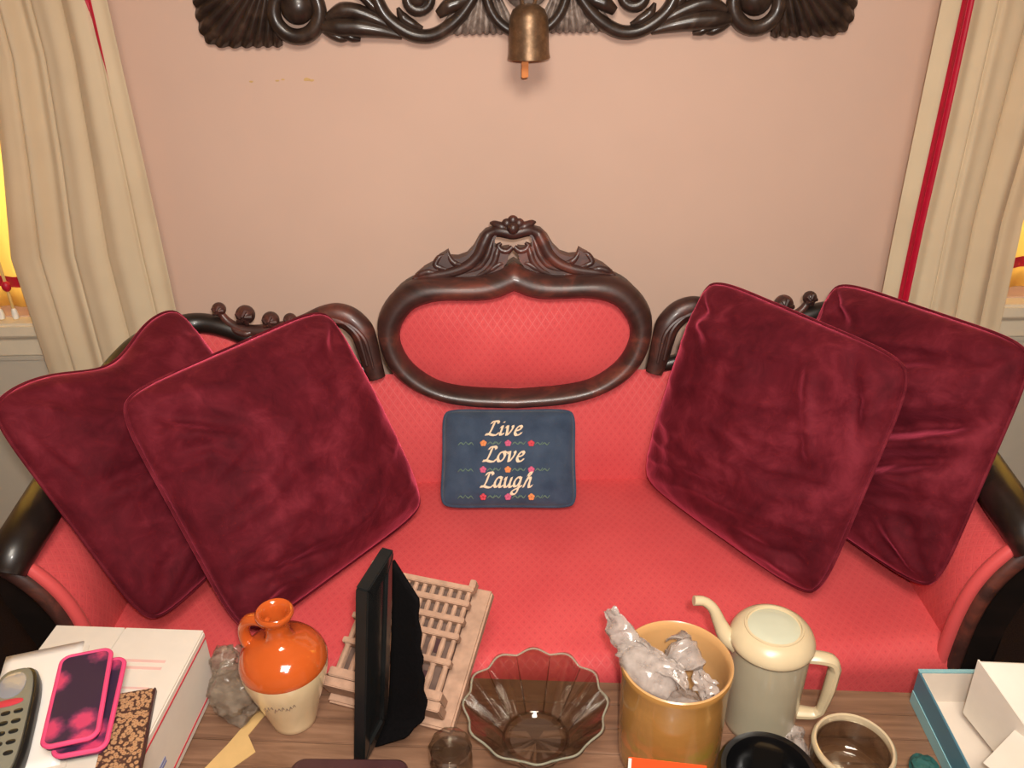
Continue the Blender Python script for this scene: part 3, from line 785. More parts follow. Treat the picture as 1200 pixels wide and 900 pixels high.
cushion('maroon velvet cushion in front at the left, overlapping another, beside the oval medallion', (-.405, 1.298, .664), (50.9, -30, -1.4), .450, .19, 3, 1.0, None, [(-.95, .80, -.45, .50, .07, .012), (-.92, -.58, -.2, -.74, .06, .012), (-.85, .5, -.55, .35, .05, .008)])
cushion('maroon velvet cushion at the far left, half hidden, leaning on the left arm', (-.625, 1.300, .684), (70.6, -30.5, 1.7), .445, .15, 11, .9, (.042, .05, .44), [(-.9, .75, -.8, .2, .06, .012), (-.5, -.3, .1, -.35, .07, .010), (-.8, .1, -.2, .0, .06, .009)])
cushion('maroon velvet cushion in front at the right, tilted, overlapping another', (.451, 1.338, .683), (-55.3, -16.7, 1.8), .450, .18, 23, 1.1, None, [(.55, .95, .95, .15, .09, .022), (-.95, .75, -.4, .75, .05, .008), (.3, -.75, .85, -.7, .06, .010)])
cushion('maroon velvet cushion at the far right, deeply creased, leaning on the right arm', (.672, 1.342, .688), (-68.2, -18.5, -5.1), .445, .15, 37, 1.3, None, [(.05, -.05, .98, .42, .09, .032), (.1, -.32, .98, .15, .08, .028), (-.2, .45, .5, .75, .09, .014)])

# small needlepoint pillow with lettering
pil = thing('needlepoint_pillow', 'small navy blue needlepoint pillow lettered Live Love Laugh', 'pillow', (-.010, 1.480, .541), (rad(-42.5), 0, rad(-1.9)), 'YXZ')
PW, PH, PT = .278, .205, .070
q, edge, Pp = cushion_shape(PW, PH, PT, 5, .25, .035, 44)
o = pcover = q.build('cover', 'needlepoint', pil, angle=180)
bm = bmesh.new(); bm.from_mesh(o.data); bmesh.ops.remove_doubles(bm, verts=bm.verts, dist=1e-5); bmesh.ops.recalc_face_normals(bm, faces=bm.faces)
for f in bm.faces: f.smooth = True
bm.to_mesh(o.data); bm.free()
e = MB(); e.tube(edge, .003, 7, closed=True, up=(.01, 1, .02)); e.build('seam', 'needlepoint', pil)
def on_pillow(x, z, lift=.0018):
    p = Pp(x/PW+.5, z/PH+.5, 1); return Vector((x, p[1]-lift, z))
# broad-nib letters: strokes in units of x-height, baseline 0
GL = {
 'L': (.98, [[(.80, 1.20), (.76, 1.36), (.60, 1.44), (.48, 1.28), (.40, .90), (.30, .45), (.14, .10), (-.06, .04)], [(-.08, .10), (.16, .12), (.46, .01), (.74, .0), (.96, .24)], [(.22, 1.18), (.34, 1.36), (.52, 1.42)]]),
 'i': (.42, [[(.06, .72), (.20, .92), (.16, .50), (.10, .14), (.20, .02), (.38, .20)], [(.24, 1.30), (.27, 1.36)]]),
 'v': (.78, [[(.04, .74), (.18, .94), (.20, .50), (.22, .02), (.46, .34), (.62, .78), (.56, .98)]]),
 'e': (.68, [[(.10, .46), (.34, .54), (.54, .76), (.40, .97), (.16, .72), (.06, .30), (.20, .02), (.42, .08), (.60, .28)]]),
 'o': (.76, [[(.46, .96), (.20, .82), (.06, .40), (.20, .02), (.46, .16), (.60, .58), (.46, .96), (.62, .86), (.76, .88)]]),
 'a': (.78, [[(.58, .88), (.36, .98), (.12, .66), (.08, .18), (.26, .04), (.50, .44), (.60, .92), (.52, .44), (.50, .10), (.60, .02), (.76, .20)]]),
 'u': (.82, [[(.06, .74), (.18, .94), (.12, .40), (.16, .06), (.34, .08), (.56, .50), (.62, .94), (.54, .40), (.54, .10), (.64, .02), (.80, .20)]]),
 'g': (.80, [[(.58, .88), (.36, .98), (.12, .66), (.08, .22), (.26, .08), (.50, .46), (.60, .92), (.50, .20), (.40, -.40), (.16, -.66), (-.06, -.50), (.10, -.26), (.50, -.02), (.76, .20)]]),
 'h': (.84, [[(.32, 1.10), (.44, 1.38), (.58, 1.46), (.58, 1.30), (.42, 1.05), (.26, .70), (.08, .02), (.22, .50), (.44, .92), (.58, .84), (.52, .40), (.52, .10), (.62, .02), (.80, .22)]]),
}
def write(word, x0, z0, xh, name):
    q = MB(); x = x0; slant = .14; pen = Vector((cos(rad(35)), sin(rad(35))))*xh*.15; SXL = 1.18
    for ch in word:
        adv, strokes = GL[ch]
        for st in strokes:
            pts = cr([(a, b, 0) for a, b in st], 5)
            P2 = [Vector((x+(p.x+slant*p.y)*xh*SXL, z0+p.y*xh)) for p in pts]
            o = len(q.v)
            for p in P2:
                for s_, l in ((-1, .0022), (1, .0022), (1, .0002), (-1, .0002)):
                    a = p+pen*s_; q.v.append(tuple(on_pillow(a.x, a.y, l)))
            n = len(P2)
            for i in range(n-1):
                for k in range(4): q.f.append((o+i*4+k, o+i*4+(k+1) % 4, o+i*4+4+(k+1) % 4, o+i*4+4+k))
            # thin body so hairlines keep a width
            q.tube([on_pillow(p.x, p.y, .0012) for p in P2], xh*.075, 5)
        x += adv*xh*SXL
    return sub(q.build(name, 'thread_cream', pil, smooth=False), pcover)
write('Live', -.044, .041, .0215, 'lettering')
write('Love', -.048, -.014, .0215, 'lettering')
write('Laugh', -.053, -.065, .0205, 'lettering')
for row, (z, cols) in enumerate([(.024, ('thread_orange', 'thread_pink', 'print_red')), (-.030, ('thread_pink', 'thread_orange', 'thread_pink')), (-.083, ('print_red', 'thread_pink', 'thread_orange'))]):
    for k, x in enumerate((-.050, .000, .047)):
        q = MB(); c = on_pillow(x, z, .001)
        for j in range(5):
            a = 2*pi*j/5+.3; q.ball(on_pillow(x+.0036*cos(a), z+.0036*sin(a), .001), .0034, 8, 5, (1, .4, 1))
        sub(q.build('stitched_flower', cols[k], pil), pcover)
    for x in (-.094, -.078, -.034, -.022, .016, .028, .062, .076):
        q = MB(); s_ = 1 if int(x*1000) % 3 else -1
        q.tube(cr([on_pillow(x-.008, z-.003*s_, .001), on_pillow(x-.002, z+.002*s_, .001), on_pillow(x+.003, z-.002*s_, .001), on_pillow(x+.008, z+.004*s_, .001)], 3), [.0006, .0016, .0013, .0006], 6)
        sub(q.build('stitched_leaf', 'thread_green', pil), pcover)

# ------------------------------------------------------------------ coffee table
TYAW = rad(-3.9)
table = thing('coffee_table', 'brown wooden coffee table of narrow boards, crowded with things, before the sofa', 'table', (.012, .672, 0), (0, 0, TYAW))
TW, TD, NBD = 1.50, .57, 13
for i in range(NBD):
    y0 = -TD/2+TD*i/NBD
    bx('board', (0, y0+TD/NBD/2, T-.0125), (TW, TD/NBD-.0012, .025), 'table_wood', table, .0012)
for yy in (-TD/2+.05, TD/2-.05): bx('apron', (0, yy, T-.06), (TW-.16, .02, .07), 'table_wood', table, .002)
for xx in (-TW/2+.08, TW/2-.08): bx('apron', (xx, 0, T-.06), (.02, TD-.12, .07), 'table_wood', table, .002)
for sx in (-1, 1):
    for sy in (-1, 1):
        q = MB(); q.lathe([(.001, 0), (.018, 0), (.022, .03), (.018, .08), (.026, .2), (.030, .32), (.022, .36), (.034, .38), (.034, T-.025), (.001, T-.025)], 20, (sx*(TW/2-.08), sy*(TD/2-.05), 0)); q.build('leg', 'table_wood', table)

def turned(name, prof, mat, parent, n=48, c=(0, 0, 0), mod=None, angle=50):
    return MB().lathe(prof, n, c, mod).build(name, mat, parent, angle=angle)

# ---- stoneware jug
jug = thing('stoneware_jug', 'small stoneware jug, glossy orange above and cream below, with ring handle', 'jug', (-.333, .892, T), (0, 0, rad(-12)))
body = [(.0005, 0), (.031, 0), (.0335, .003), (.0345, .010), (.0445, .045), (.0560, .082), (.0615, .106), (.0622, .119)]
jbody = turned('body', body, 'cream_glaze', jug, 64)
turned('glaze', [(.0621, .117), (.0625, .119), (.0618, .124), (.0580, .135), (.0490, .146), (.0370, .153), (.0250, .158), (.0185, .164), (.0165, .174), (.0165, .188), (.0185, .194), (.0240, .200), (.0265, .205), (.0262, .209), (.0240, .211), (.0205, .210), (.0175, .206), (.0150, .197), (.0140, .170), (.0005, .165)], 'orange_glaze', jug, 64)
q = MB(); q.tube(cr([(-.014, 0, .184), (-.026, 0, .190), (-.042, 0, .186), (-.052, 0, .170), (-.053, 0, .150), (-.047, 0, .138)], 6), [.008, .0085, .0085, .008, .008, .009], 14, flat=1.2, up=(0, 1, 0)); q.build('handle', 'orange_glaze', jug)
for k in range(9):        # faint grey stamp
    a = rad(-90+ (k-4)*5.2+12); r = .0570
    q = MB(); zc = .078+.0018*(k % 3)
    q.tube([(r*cos(a), r*sin(a), zc-.003*(k % 2)), (r*cos(a+.03), r*sin(a+.03), zc+.004), (r*cos(a+.06), r*sin(a+.06), zc)], .0006, 5); sub(q.build('stamp_mark', 'ink', jug), jbody)

# ---- mail box with things on it
mail = thing('mailing_box', 'white cardboard mailing box with red edge stripes on the table', 'box', (-.591, .815, T), (0, 0, rad(-4.2)))
MW, MD, MH = .228, .30, .115
carton = bx('carton', (0, 0, MH/2), (MW, MD, MH-.002), 'card_white', mail, .002)
for (x0, x1) in ((-MW/2, -.0075), (-.0055, MW/2-.001)):
    bx('flap', ((x0+x1)/2, 0, MH+.0005), (x1-x0, MD-.002, .002), 'card_white', mail, .0006)
bx('flap', (MW/2-.012, -.11, MH+.0021), (.022, .075, .0012), 'card_white', mail, .0004)
for zc in (MH-.012, .014): sub(bx('stripe', (MW/2+.0004, 0, zc), (.0008, MD-.004, .0028), 'print_red', mail, 0), carton)
for zc, y, l in ((.05, -.05, .06), (.044, -.05, .06)): sub(bx('side_print', (MW/2+.0003, y, zc), (.0006, l, .004), 'print_blue', mail, 0), carton)
for zc, y, l in ((.078, -.08, .03), (.072, -.08, .035)): sub(bx('side_print', (MW/2+.0003, y, zc), (.0006, l, .003), 'print_pink', mail, 0), carton)
sub(bx('top_print', (-.030, .055, MH+.0017), (.0035, .085, .0006), 'print_pink', mail, 0), carton)
for y, l in ((.085, .065), (.072, .065), (.036, .062), (.024, .06), (.012, .06)): sub(bx('top_print', (.050, y, MH+.0017), (l, .005 if y > .05 else .0035, .0006), 'print_pink', mail, 0), carton)
ZB = T+MH+.0022
env = thing('white_envelope', 'glossy white paper sleeve lying on the mailing box', 'paper', (-.655, .815, ZB+.001), (0, 0, rad(16)))
q = MB(); q.grid(lambda u, v: (-.052+.104*u, -.11+.22*v, .0004*sin(u*2.4)+.0012), 10, 14); o = q.build('sheet', 'paper', env); o.modifiers.new('s', 'SOLIDIFY').thickness = .0015
bx('under_sheet', (.010, -.008, .0002), (.10, .215, .0008), 'card_white', env, 0)
# ---- remote / handset
rem = thing('remote_control', 'grey handset with oval shiny display and black rim on white paper', 'remote', (-.661, .772, ZB+.0045), (0, 0, rad(17)))
def oval_block(w, d, h, p=2.6, n=40): return [(w/2*math.copysign(abs(cos(2*pi*k/n))**(2/p), cos(2*pi*k/n)), d/2*math.copysign(abs(sin(2*pi*k/n))**(2/p), sin(2*pi*k/n))) for k in range(n)]
q = MB(); q.slab(oval_block(.062, .20, 0, 3.6), lambda a, b, d: (a, b, d), .016, .003); q.build('rim', 'dark_plastic', rem)
q = MB(); q.slab(oval_block(.052, .188, 0, 3.4), lambda a, b, d: (a-.001, b, .0155+d), .006, .004); rsh = q.build('shell', 'grey_plastic', rem)
q = MB(); q.slab(oval_block(.034, .046, 0, 2.2), lambda a, b, d: (a-.002, b+.062, .0212+d), .0014, .002); sub(q.build('display', 'screen', rem), rsh)
q = MB(); q.slab(oval_block(.038, .012, 0, 2.2), lambda a, b, d: (a-.002, b+.030, .0212+d), .0016, .001); sub(q.build('soft_key', 'print_red', rem), rsh)
for r in range(5):
    for c in range(3):
        q = MB(); q.slab(oval_block(.0115, .007, 0, 2.4, 16), lambda a, b, d, r=r, c=c: (a-.016+.015*c, b+.012-.017*r, .0212+d), .0018, .001); sub(q.build('key', 'dark_plastic', rem), rsh)
# ---- pink edged pouches
def rrect(w, d, r, n=6):
    out = []
    for cx, cy, a0 in ((w/2-r, d/2-r, 0), (-w/2+r, d/2-r, 90), (-w/2+r, -d/2+r, 180), (w/2-r, -d/2+r, 270)):
        for k in range(n+1): a = rad(a0+90*k/n); out.append((cx+r*cos(a), cy+r*sin(a)))
    return out
for i, (x, y, z, rz, w_, d_, lab) in enumerate([(-.563, .800, ZB+.0125, 12, .062, .150, 'lower dark pouch with pink piping, mostly under its twin'), (-.579, .806, ZB+.0235, 15, .064, .150, 'upper dark pouch with pink blossoms and pink piping on box')]):
    t = thing('patterned_pouch', lab, 'pouch', (x, y, z), (rad(1.5), 0, rad(rz)), group='pink piped pouches')
    q = MB(); q.slab(rrect(w_, d_, .012), lambda a, b, d: (a, b, d), .010, .002); q.build('panel', 'pouch_print', t)
    q = MB(); q.tube([(a, b, .008) for a, b in rrect(w_, d_, .012)], .0033, 8, closed=True, up=(0, 0, 1)); q.build('piping', 'pink_trim', t)
# ---- leopard case
leo = thing('leopard_case', 'slim leopard print case with brown edge on the mailing box corner', 'case', (-.505, .752, ZB+.0006), (0, 0, rad(12)))
q = MB(); q.slab(rrect(.054, .165, .004, 3), lambda a, b, d: (a, b, d), .009, .001); q.build('cover', 'leopard_print', leo)
bx('spine', (.0275, 0, .0045), (.003, .165, .009), 'plum', leo, .001)

# ---- crumpled clear plastic, tan paper, plum case
def crumple(name, label, cat, c, r, sc, seed, mat, amp=.35, sub=4, top=True, freq=1.6):
    bm = bmesh.new(); bmesh.ops.create_icosphere(bm, subdivisions=sub, radius=1)
    off = Vector((seed*3.1, seed*1.7, seed*.9)); lo = 9
    for v in bm.verts:
        n = v.co.normalized(); k = 1+amp*(1-2*abs(noise.noise(n*freq+off)))+amp*.6*(abs(noise.noise(n*freq*2.6+off))-.3)
        v.co = Vector((n.x*sc[0], n.y*sc[1], n.z*sc[2]))*r*k; lo = min(lo, v.co.z)
    for v in bm.verts: v.co.z -= lo
    for f in bm.faces: f.smooth = False
    me = bpy.data.meshes.new(name); bm.to_mesh(me); bm.free(); me.materials.append(M[mat])
    o = bpy.data.objects.new(name, me); COL.objects.link(o); o.location = c
    if top: tag(o, label, cat)
    return o
plain('grey_film', srgb(150, 132, 112), .25, vary=.35, scale=70, bump=.6)
q = MB(); q.slab([(-.445, .780), (-.405, .795), (-.374, .834), (-.393, .861), (-.376, .905), (-.384, .912), (-.398, .890), (-.418, .845), (-.455, .788)][::-1] if False else [(-.455, .780), (-.412, .795), (-.376, .832), (-.394, .861), (-.376, .903), (-.386, .910), (-.402, .885), (-.42, .845)], lambda a, b, d: (a, b, T+.0004+d), .0014, .0002)
tag(q.build('paper_scrap', 'tan_paper'), 'torn tan paper scrap lying on table left of the jug', 'paper')
plum = thing('spectacle_case', 'dark plum case at the bottom picture edge under the black frame', 'case', (-.232, .735, T), (0, 0, rad(-2)))
q = MB(); q.slab(rrect(.165, .125, .018), lambda a, b, d: (a, b, d), .020, .003); q.build('case_base', 'plum', plum)
q = MB(); q.slab(rrect(.160, .120, .018), lambda a, b, d: (a, b, .0205+d), .012, .004); q.build('case_lid', 'plum', plum)
bx('clasp', (0, .061, .02), (.03, .004, .008), 'iron', plum, .001)

# ---- black picture frame seen from behind, nearly edge-on
pf_ = thing('picture_frame', 'black picture frame standing with its velvet back turned, before the stone model', 'picture frame', (-.213, .850, T))
def fp(s_, h, d=0.0):     # s_: near->far 0..1, h: 0..1 up, d: out of the back (to the right)
    near0, far0 = Vector((-.222, .806, T+.002)), Vector((-.195, .866, T+.018))
    up = Vector((.034, .006, .312)); n = Vector((.92, -.39, 0))
    return near0.lerp(far0, s_)+up*h+n*d
mw, mh = .22, .075
q = MB()
def bar(q, a, b, c_, e, d0, d1):
    q.hexa([fp(*a, d0), fp(*b, d0), fp(*c_, d0), fp(*e, d0), fp(*a, d1), fp(*b, d1), fp(*c_, d1), fp(*e, d1)])
for name, pts in (('rail', ((0, 0), (1, 0), (1-mw, mh), (mw, mh))), ('rail', ((mw, 1-mh), (1-mw, 1-mh), (1, 1), (0, 1))),
                  ('stile', ((0, 0), (mw, mh), (mw, 1-mh), (0, 1))), ('stile', ((1-mw, mh), (1, 0), (1, 1), (1-mw, 1-mh)))):
    q = MB(); bar(q, *pts, -.012, .006); q.build(name, 'frame_black', pf_, True, bevel=.0015)
q = MB(); bar(q, (mw, mh), (1-mw, mh), (1-mw, 1-mh), (mw, 1-mh), -.004, .002); q.build('backing_board', 'frame_black', pf_, True)
q = MB()
hl = [fp(.40, .015, .010), fp(.80, .09, .012), fp(.90, .25, .012), fp(.92, .6, .012), fp(.92, .97, .010)]     # left edge of the velvet flap
er = [Vector((-.158, .818, .510)), Vector((-.128, .828, .545)), Vector((-.126, .829, .61)), Vector((-.125, .830, .67)), Vector((-.124, .831, .752))]
hc, ec = cr(hl, 7), cr(er, 7)
def flap(u, v):
    k = min(int(round(v*28)), 28); p = hc[k].lerp(ec[k], u); p.x += .0016*sin(v*40)*u; return p
q.grid(flap, 6, 28); o = q.build('easel_back', 'black_velvet', pf_, True); md = o.modifiers.new('s', 'SOLIDIFY'); md.thickness = .004
# ---- stone-coloured miniature building lying tilted behind the frame
bl = thing('miniature_building', 'stone coloured miniature building facade with columns, lying tilted behind the black frame', 'model building', (-.172, .970, .551), (rad(-64.5), rad(-.8), rad(-18.8)), 'YXZ')
BW, BH = .176, .194
# local: x width, z up the facade, -y out of the facade
bx('back_slab', (.008, .032, -.002), (BW+.024, .018, BH+.026), 'stone_resin', bl, .003)
bx('wall', (0, .014, 0), (BW-.02, .020, BH-.01), 'stone_shade', bl, .002)  # darkened colour paints the shade between the columns
for i, z in enumerate((-BH/2+.004, -BH/2+.020)): bx('step', (0, .004-.004*(1-i), z), (BW+.012-.008*i, .040, .014), 'stone_resin', bl, .0015)
for z in (-.027, .013, .039, .066, .090): bx('entablature', (0, -.006, z), (BW, .018, .009), 'stone_resin', bl, .0012)
bx('cornice_block', (BW/2-.004, -.006, .098), (.010, .020, .014), 'stone_resin', bl, .0012)
bx('cornice_block', (-BW/2+.004, -.006, .098), (.010, .020, .014), 'stone_resin', bl, .0012)
for row, (za, zc, n, rr) in enumerate([(-.074, -.034, 9, .0048), (-.020, .008, 11, .0040), (.018, .034, 12, .0038), (.044, .062, 12, .0038), (.070, .084, 12, .0040)]):
    for k in range(n):
        x = -BW/2+.008+(BW-.016)*k/(n-1); q = MB(); rnd = random.random()*.0006
        q.tube([(x, -.006, za-.004), (x, -.006, za), (x, -.006, (za+zc)/2), (x, -.006, zc), (x, -.006, zc+.004)], [rr*1.45, rr, rr*1.05+rnd, rr*.9, rr*1.4], 8); q.build('column', 'stone_resin', bl)
for k in range(4):
    x = -.055+.036*k; bx('doorway_shade', (x, .003, -.056), (.014, .004, .030), 'plum', bl, 0)  # flat dark plates; the shade of the openings is their colour
    bx('window_recess_shade', (x+.004, .003, .002), (.012, .004, .028), 'plum', bl, 0)
bx('prop_block', (-.180, .943, .4815), (.11, .026, .022), 'stone_resin', bl, .002, world=True)

# ---- cut glass bowl
bowl = thing('glass_bowl', 'clear scalloped cut glass bowl in the middle of the table', 'bowl', (.024, .838, T))
def scal(r, z, a, i): 
    k = (z/.074)**2 if z > 0 else 0
    return r*(1+.030*k*cos(12*a)+.016*min(1, z*60)*abs(cos(6*a))), z+.004*k*abs(cos(6*a))
outer = [(.0005, 0), (.044, 0), (.046, .003), (.047, .006), (.052, .014), (.066, .032), (.083, .055), (.0965, .074), (.0995, .079)]
innr = [(.0955, .079), (.092, .074), (.078, .057), (.060, .036), (.045, .018), (.036, .011), (.0005, .010)]
turned('bowl_body', outer+innr, 'clear_glass', bowl, 96, mod=scal, angle=30)
q = MB(); q.tube([((.0975*(1+.030*cos(12*a))*cos(a)), (.0975*(1+.030*cos(12*a))*sin(a)), .0795+.004*abs(cos(6*a))) for a in [2*pi*k/144 for k in range(144)]], .0015, 8, closed=True, up=(0, 0, 1)); q.build('rim', 'rim_glass', bowl)
for k in range(12):
    a = 2*pi*(k+.5)/12; ca, sa = cos(a), sin(a); q = MB()
    q.tube([(r*ca, r*sa, z) for r, z in cr([(.049, .008, 0), (.056, .018, 0), (.069, .036, 0), (.084, .057, 0), (.095, .075, 0)], 3) and [(p.x, p.y) for p in cr([(.049, .008, 0), (.056, .018, 0), (.069, .036, 0), (.084, .057, 0), (.095, .075, 0)], 3)]], [.0010, .0014, .0012, .0006], 6, up=(-sa, ca, 0)); q.build('rib', 'clear_glass', bowl)
q = MB(); q.tube([(.046*cos(2*pi*k/48), .046*sin(2*pi*k/48), .012) for k in range(48)], .0022, 7, closed=True, up=(0, 0, 1)); q.build('foot_ring', 'clear_glass', bowl)
# ---- small glass jar
jar = thing('small_glass_jar', 'little clear glass jar with round top beside the glass bowl', 'jar', (-.092, .780, T))
turned('glass', [(.0005, 0), (.026, 0), (.029, .004), (.029, .050), (.027, .056), (.027, .058), (.0245, .058), (.0245, .008), (.0005, .007)], 'clear_glass', jar, 40)
turned('stopper', [(.0005, .0585), (.026, .0585), (.029, .062), (.0295, .070), (.026, .077), (.016, .081), (.0005, .082)], 'clear_glass', jar, 10, angle=20)
# ---- stoneware crock
crock = thing('stoneware_crock', 'tan glazed stoneware crock holding crumpled clear plastic', 'crock', (.2095, .818, T))
turned('body', [(.0005, 0), (.066, 0), (.069, .004), (.070, .02), (.0710, .14), (.0725, .163), (.0740, .170), (.0745, .175), (.0735, .179)], 'crock_glaze', crock, 72)
turned('lining', [(.0735, .179), (.0715, .1805), (.0690, .178), (.0670, .168), (.0655, .14), (.0650, .02), (.0600, .012), (.0005, .011)], 'crock_inside', crock, 72)
# ---- crumpled plastic in the crock
def tubefilm(path, rad_):
    P = cr(path, 8)
    def f(u, v):
        k = v*(len(P)-1); i = min(int(k), len(P)-2); p = P[i].lerp(P[i+1], k-i); t = (P[i+1]-P[i]).normalized()
        e1 = t.cross(Vector((0, 1, 0))).normalized(); e2 = e1.cross(t); r = lerp_list(rad_, 41)[min(40, int(v*40))]; a = 2*pi*u
        return p+e1*r*cos(a)+e2*r*sin(a)
    return f
def film_sheet(name, label, cat, pts_fn, nu, nv, seed, amp, group=None, mat='grey_wrap'):
    q = MB(); off = Vector((seed, seed*2.3, 1.1))
    def f(u, v):
        p = Vector(pts_fn(u, v)); n = off+Vector((u*2.4, v*2.4, 0))
        d = Vector((noise.noise(n), noise.noise(n+Vector((9, 0, 0))), noise.noise(n+Vector((0, 9, 0)))))*amp
        n2 = n*2.7; d += Vector((abs(noise.noise(n2))-.3, abs(noise.noise(n2+Vector((5, 1, 0))))-.3, abs(noise.noise(n2+Vector((0, 5, 2))))-.3))*amp*.7
        return p+d
    q.grid(f, nu, nv); o = q.build(name, mat, None, angle=35)
    o.modifiers.new('s', 'SOLIDIFY').thickness = .0012
    tag(o, label, cat, group); return o
def wrap_mat(name, c1, c2, fac):
    t = NT(name); t.set(Roughness=.12); t.b.inputs['Specular IOR Level'].default_value = .8
    n = t.noise(t.coords(), 60, 4, .6)
    t.color(t.ramp(n, [(.3, c1), (.7, c2)])); t.bump(n, .6, .002)
    tr = t.node('ShaderNodeBsdfTransparent'); tr.inputs[0].default_value = (.94, .93, .92, 1)
    mx = t.node('ShaderNodeMixShader'); mx.inputs[0].default_value = fac
    t.link(tr.outputs[0], mx.inputs[1]); t.link(t.b.outputs[0], mx.inputs[2]); t.link(mx.outputs[0], t.n['Material Output'].inputs[0]); M[name] = t.m
wrap_mat('grey_wrap', srgb(168, 154, 146), srgb(214, 202, 194), .46)
wrap_mat('bag_film', srgb(120, 106, 92), srgb(186, 170, 152), .32)
film_sheet('crumpled_bag', 'crumpled grey clear plastic bag between the mailing box and the jug', 'bag',
    tubefilm([(-.438, .968, T+.065), (-.430, .945, T+.052), (-.418, .922, T+.045), (-.412, .898, T+.040), (-.410, .878, T+.030)], [.008, .024, .030, .031, .028, .012]), 30, 34, 41, .020, None, 'bag_film')
CX, CY, CT = .2095, .818, T+.179
film_sheet('plastic_wrap', 'twisted clear plastic wrap sticking up over the crock rim', 'wrap',
    tubefilm([(CX-.086, CY+.046, CT+.050), (CX-.074, CY+.036, CT+.030), (CX-.062, CY+.022, CT+.014), (CX-.050, CY+.004, CT+.006), (CX-.034, CY-.016, CT-.006), (CX-.012, CY-.032, CT-.022)], [.003, .007, .013, .011, .019, .021, .022, .014]), 26, 44, 3, .010, 'plastic pieces in the crock')
film_sheet('plastic_wrap', 'clear plastic flap folded over the left rim of the crock', 'wrap',
    lambda u, v: (CX-.076+.085*u+.006*sin(v*3), CY+.014-.052*u+.020*v-.01, CT+.008+.012*sin(u*3.1)-.012*u+.010*v), 26, 14, 8, .010, 'plastic pieces in the crock')
film_sheet('plastic_wrap', 'round crumpled clear plastic lump in the middle of the crock', 'wrap',
    tubefilm([(CX-.004, CY+.022, CT+.000), (CX+.004, CY+.014, CT+.004), (CX+.014, CY+.006, CT-.002), (CX+.024, CY-.002, CT-.014)], [.010, .022, .024, .020, .006]), 26, 26, 15, .012, 'plastic pieces in the crock')
film_sheet('plastic_wrap', 'pinkish clear plastic scrap at the right inside the crock', 'wrap',
    lambda u, v: (CX+.020+.030*u, CY-.022-.014*u+.018*v, CT-.028+.032*v-.02*u), 14, 14, 22, .010, 'plastic pieces in the crock')
crumple('plastic_filler', 'grey crumpled plastic filling lying deep inside the crock', 'wrap', (CX, CY-.004, T+.0125), .050, (1.0, 1.0, .85), 12, 'grey_wrap', .25)
# ---- card at the bottom edge
oc = thing('orange_card', 'orange card with a tan square, propped against the tan crock', 'card', (.186, .716, T), (rad(-9), 0, rad(-9)))
bx('card', (0, 0, .0475), (.098, .0016, .095), 'orange_card', oc, .0003)
bx('tan_square', (.012, -.0012, .048), (.040, .0008, .066), 'tan_paper', oc, 0)
bx('edge_strip', (-.047, -.0012, .0475), (.004, .0008, .093), 'paper', oc, 0)
# ---- black bowl
bb = thing('black_dish', 'glossy black round dish at the bottom edge before the pitcher', 'dish', (.322, .735, T))
bb.scale = (1.08, 1.08, 1.15)
turned('dish', [(.0005, 0), (.036, 0), (.044, .006), (.056, .024), (.0605, .042), (.060, .054), (.056, .059), (.050, .058), (.046, .050), (.043, .030), (.034, .014), (.0005, .010)], 'black_gloss', bb, 64)
q = MB(); q.box((.004, -.006, .026), (.022, .026, .020), rad(8)); tagd = q.build('label_tab', 'tan_paper', bb, bevel=.002)
# ---- pitcher
pit = thing('enamel_pitcher', 'pale cylindrical lidded pitcher with thin curved spout and square handle', 'pitcher', (.3520, .872, T), (0, 0, 0))
turned('body', [(.0005, 0), (.047, 0), (.050, .003), (.0505, .01), (.0525, .09), (.0545, .156), (.0545, .158)], 'pitcher_glass', pit, 56)
turned('collar', [(.0545, .156), (.0570, .157), (.0580, .160), (.0575, .165), (.0550, .171), (.0500, .178), (.0440, .1825), (.0400, .184), (.0395, .186), (.0370, .1865), (.0365, .183), (.0005, .180)], 'enamel_cream', pit, 56)
turned('lid', [(.0005, .1845), (.020, .1842), (.0345, .1830), (.0368, .1815)], 'pitcher_lid', pit, 48)
q = MB(); q.tube(cr([(-.046, .004, .150), (-.060, .010, .158), (-.070, .016, .176), (-.080, .020, .198), (-.093, .022, .210), (-.108, .021, .213)], 7), [.016, .0125, .0095, .0075, .0068, .0070], 16, up=(0, 1, 0)); q.build('spout', 'enamel_cream', pit)
q = MB(); q.tube(cr([(.050, -.012, .138), (.066, -.016, .139), (.080, -.019, .136), (.086, -.020, .124)], 5)+cr([(.086, -.020, .120), (.084, -.020, .08), (.080, -.019, .046)], 5)+cr([(.079, -.019, .040), (.070, -.017, .032), (.048, -.012, .030)], 5), [.0085]*7+[.0075, .0065, .0065, .0080, .0090], 10, flat=1.3, up=(0, 1, 0)); q.build('handle', 'enamel_cream', pit)
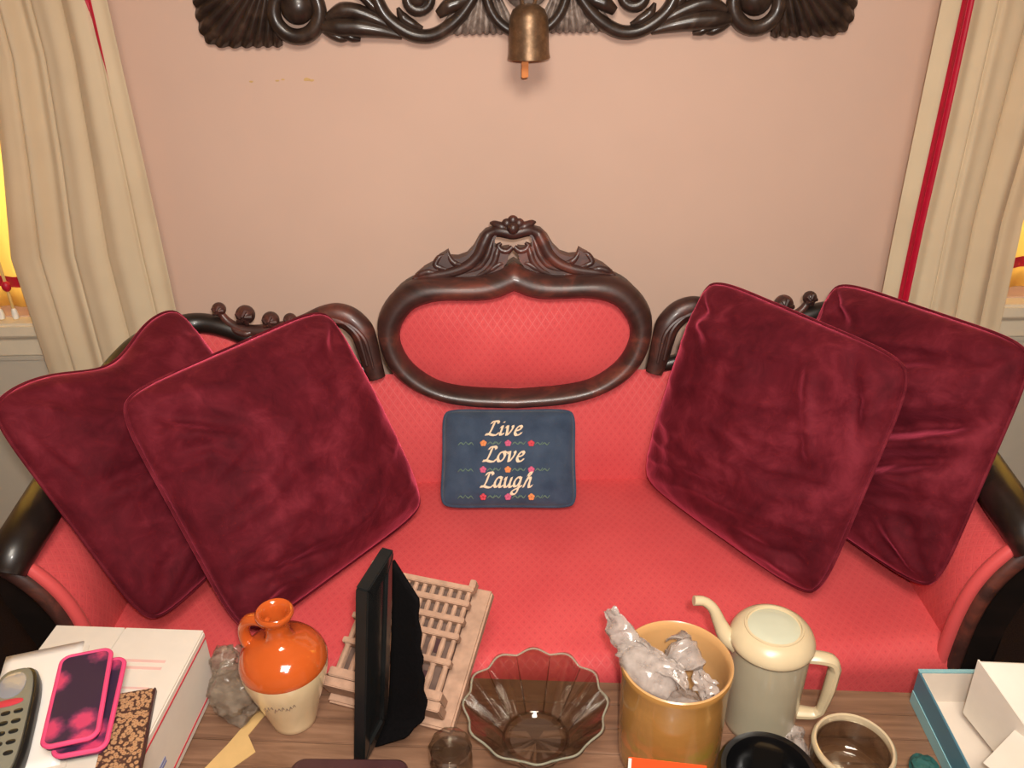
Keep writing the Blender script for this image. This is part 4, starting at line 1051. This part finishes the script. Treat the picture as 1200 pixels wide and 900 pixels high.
# ---- glass jar with metal ring
rj = thing('ringed_glass_jar', 'clear glass jar with shiny pale metal ring around its mouth', 'jar', (.443, .768, T))
turned('glass', [(.0005, 0), (.044, 0), (.050, .004), (.052, .012), (.052, .055), (.048, .062), (.046, .062), (.049, .054), (.049, .012), (.042, .007), (.0005, .006)], 'clear_glass', rj, 56)
turned('ring', [(.0475, .0622), (.0520, .0625), (.0535, .066), (.0530, .071), (.0505, .0735), (.0478, .0725), (.0465, .068), (.0475, .0622)], 'brass_ring', rj, 56)
film = film_sheet('plastic_scrap', 'crinkled clear plastic scrap between black dish and ringed jar', 'wrap',
    lambda u, v: (.368+.030*u+.012*v, .780+.060*v, T+.012+.018*sin(u*3)*(.4+v*.4)), 14, 22, 31, .010)
# ---- blue box with white lining and open flaps
bb_ = thing('gift_box', 'open blue cardboard box with white lining and raised white flaps', 'box', (.660, .790, T), (0, 0, rad(-2)))
W2, D2, H2 = .150, .215, .062
def wallpiece(name, c, d, mat, inn):
    bx(name, c, d, mat, bb_, .0008); return None
bx('bottom', (0, 0, .0015), (W2, D2, .003), 'card_inner', bb_, 0)
for sx in (-1, 1):
    bx('side', (sx*W2/2, 0, H2/2), (.003, D2, H2), 'teal_card', bb_, .0008); bx('lining', (sx*(W2/2-.0023), 0, H2/2), (.0014, D2-.006, H2-.004), 'card_inner', bb_, 0)
for sy in (-1, 1):
    bx('end', (0, sy*D2/2, H2/2), (W2+.003, .003, H2), 'teal_card', bb_, .0008); bx('lining', (0, sy*(D2/2-.0023), H2/2), (W2-.006, .0014, H2-.004), 'card_inner', bb_, 0)
bx('rim_edge', (0, D2/2, H2+.0008), (W2+.003, .0065, .0016), 'aqua_card', bb_, 0)
bx('lower_band', (-W2/2-.0022, 0, .012), (.0012, D2, .022), 'aqua_card', bb_, 0)
q = MB(); q.hexa([(-.020, .070, .020), (-.018, .070, .020), (.022, -.090, .010), (.020, -.090, .010), (-.030, .060, .135), (-.028, .060, .135), (.026, -.060, .075), (.024, -.060, .075)]); q.build('inner_flap', 'card_white', bb_, True if False else False)
q = MB(); q.hexa([(-.026, .060, .132), (-.024, .058, .1325), (.028, -.055, .072), (.026, -.056, .071), (.100, .058, .128), (.102, .056, .1285), (.120, -.056, .070), (.118, -.057, .069)]); q.build('raised_flap', 'card_white', bb_)
q = MB(); q.hexa([(-.060, -.055, .072), (.070, .040, .098), (.071, .038, .0975), (-.059, -.057, .0715), (.010, -.160, .070), (.140, -.065, .096), (.141, -.067, .0955), (.011, -.162, .0695)]); q.build('front_flap', 'card_white', bb_)
crumple('teal_tissue', 'dark teal tissue scrap at the foot of the blue box', 'tissue', (.550, .772, T), .016, (1, 1.2, .8), 9, 'dark_teal', .3, 3)
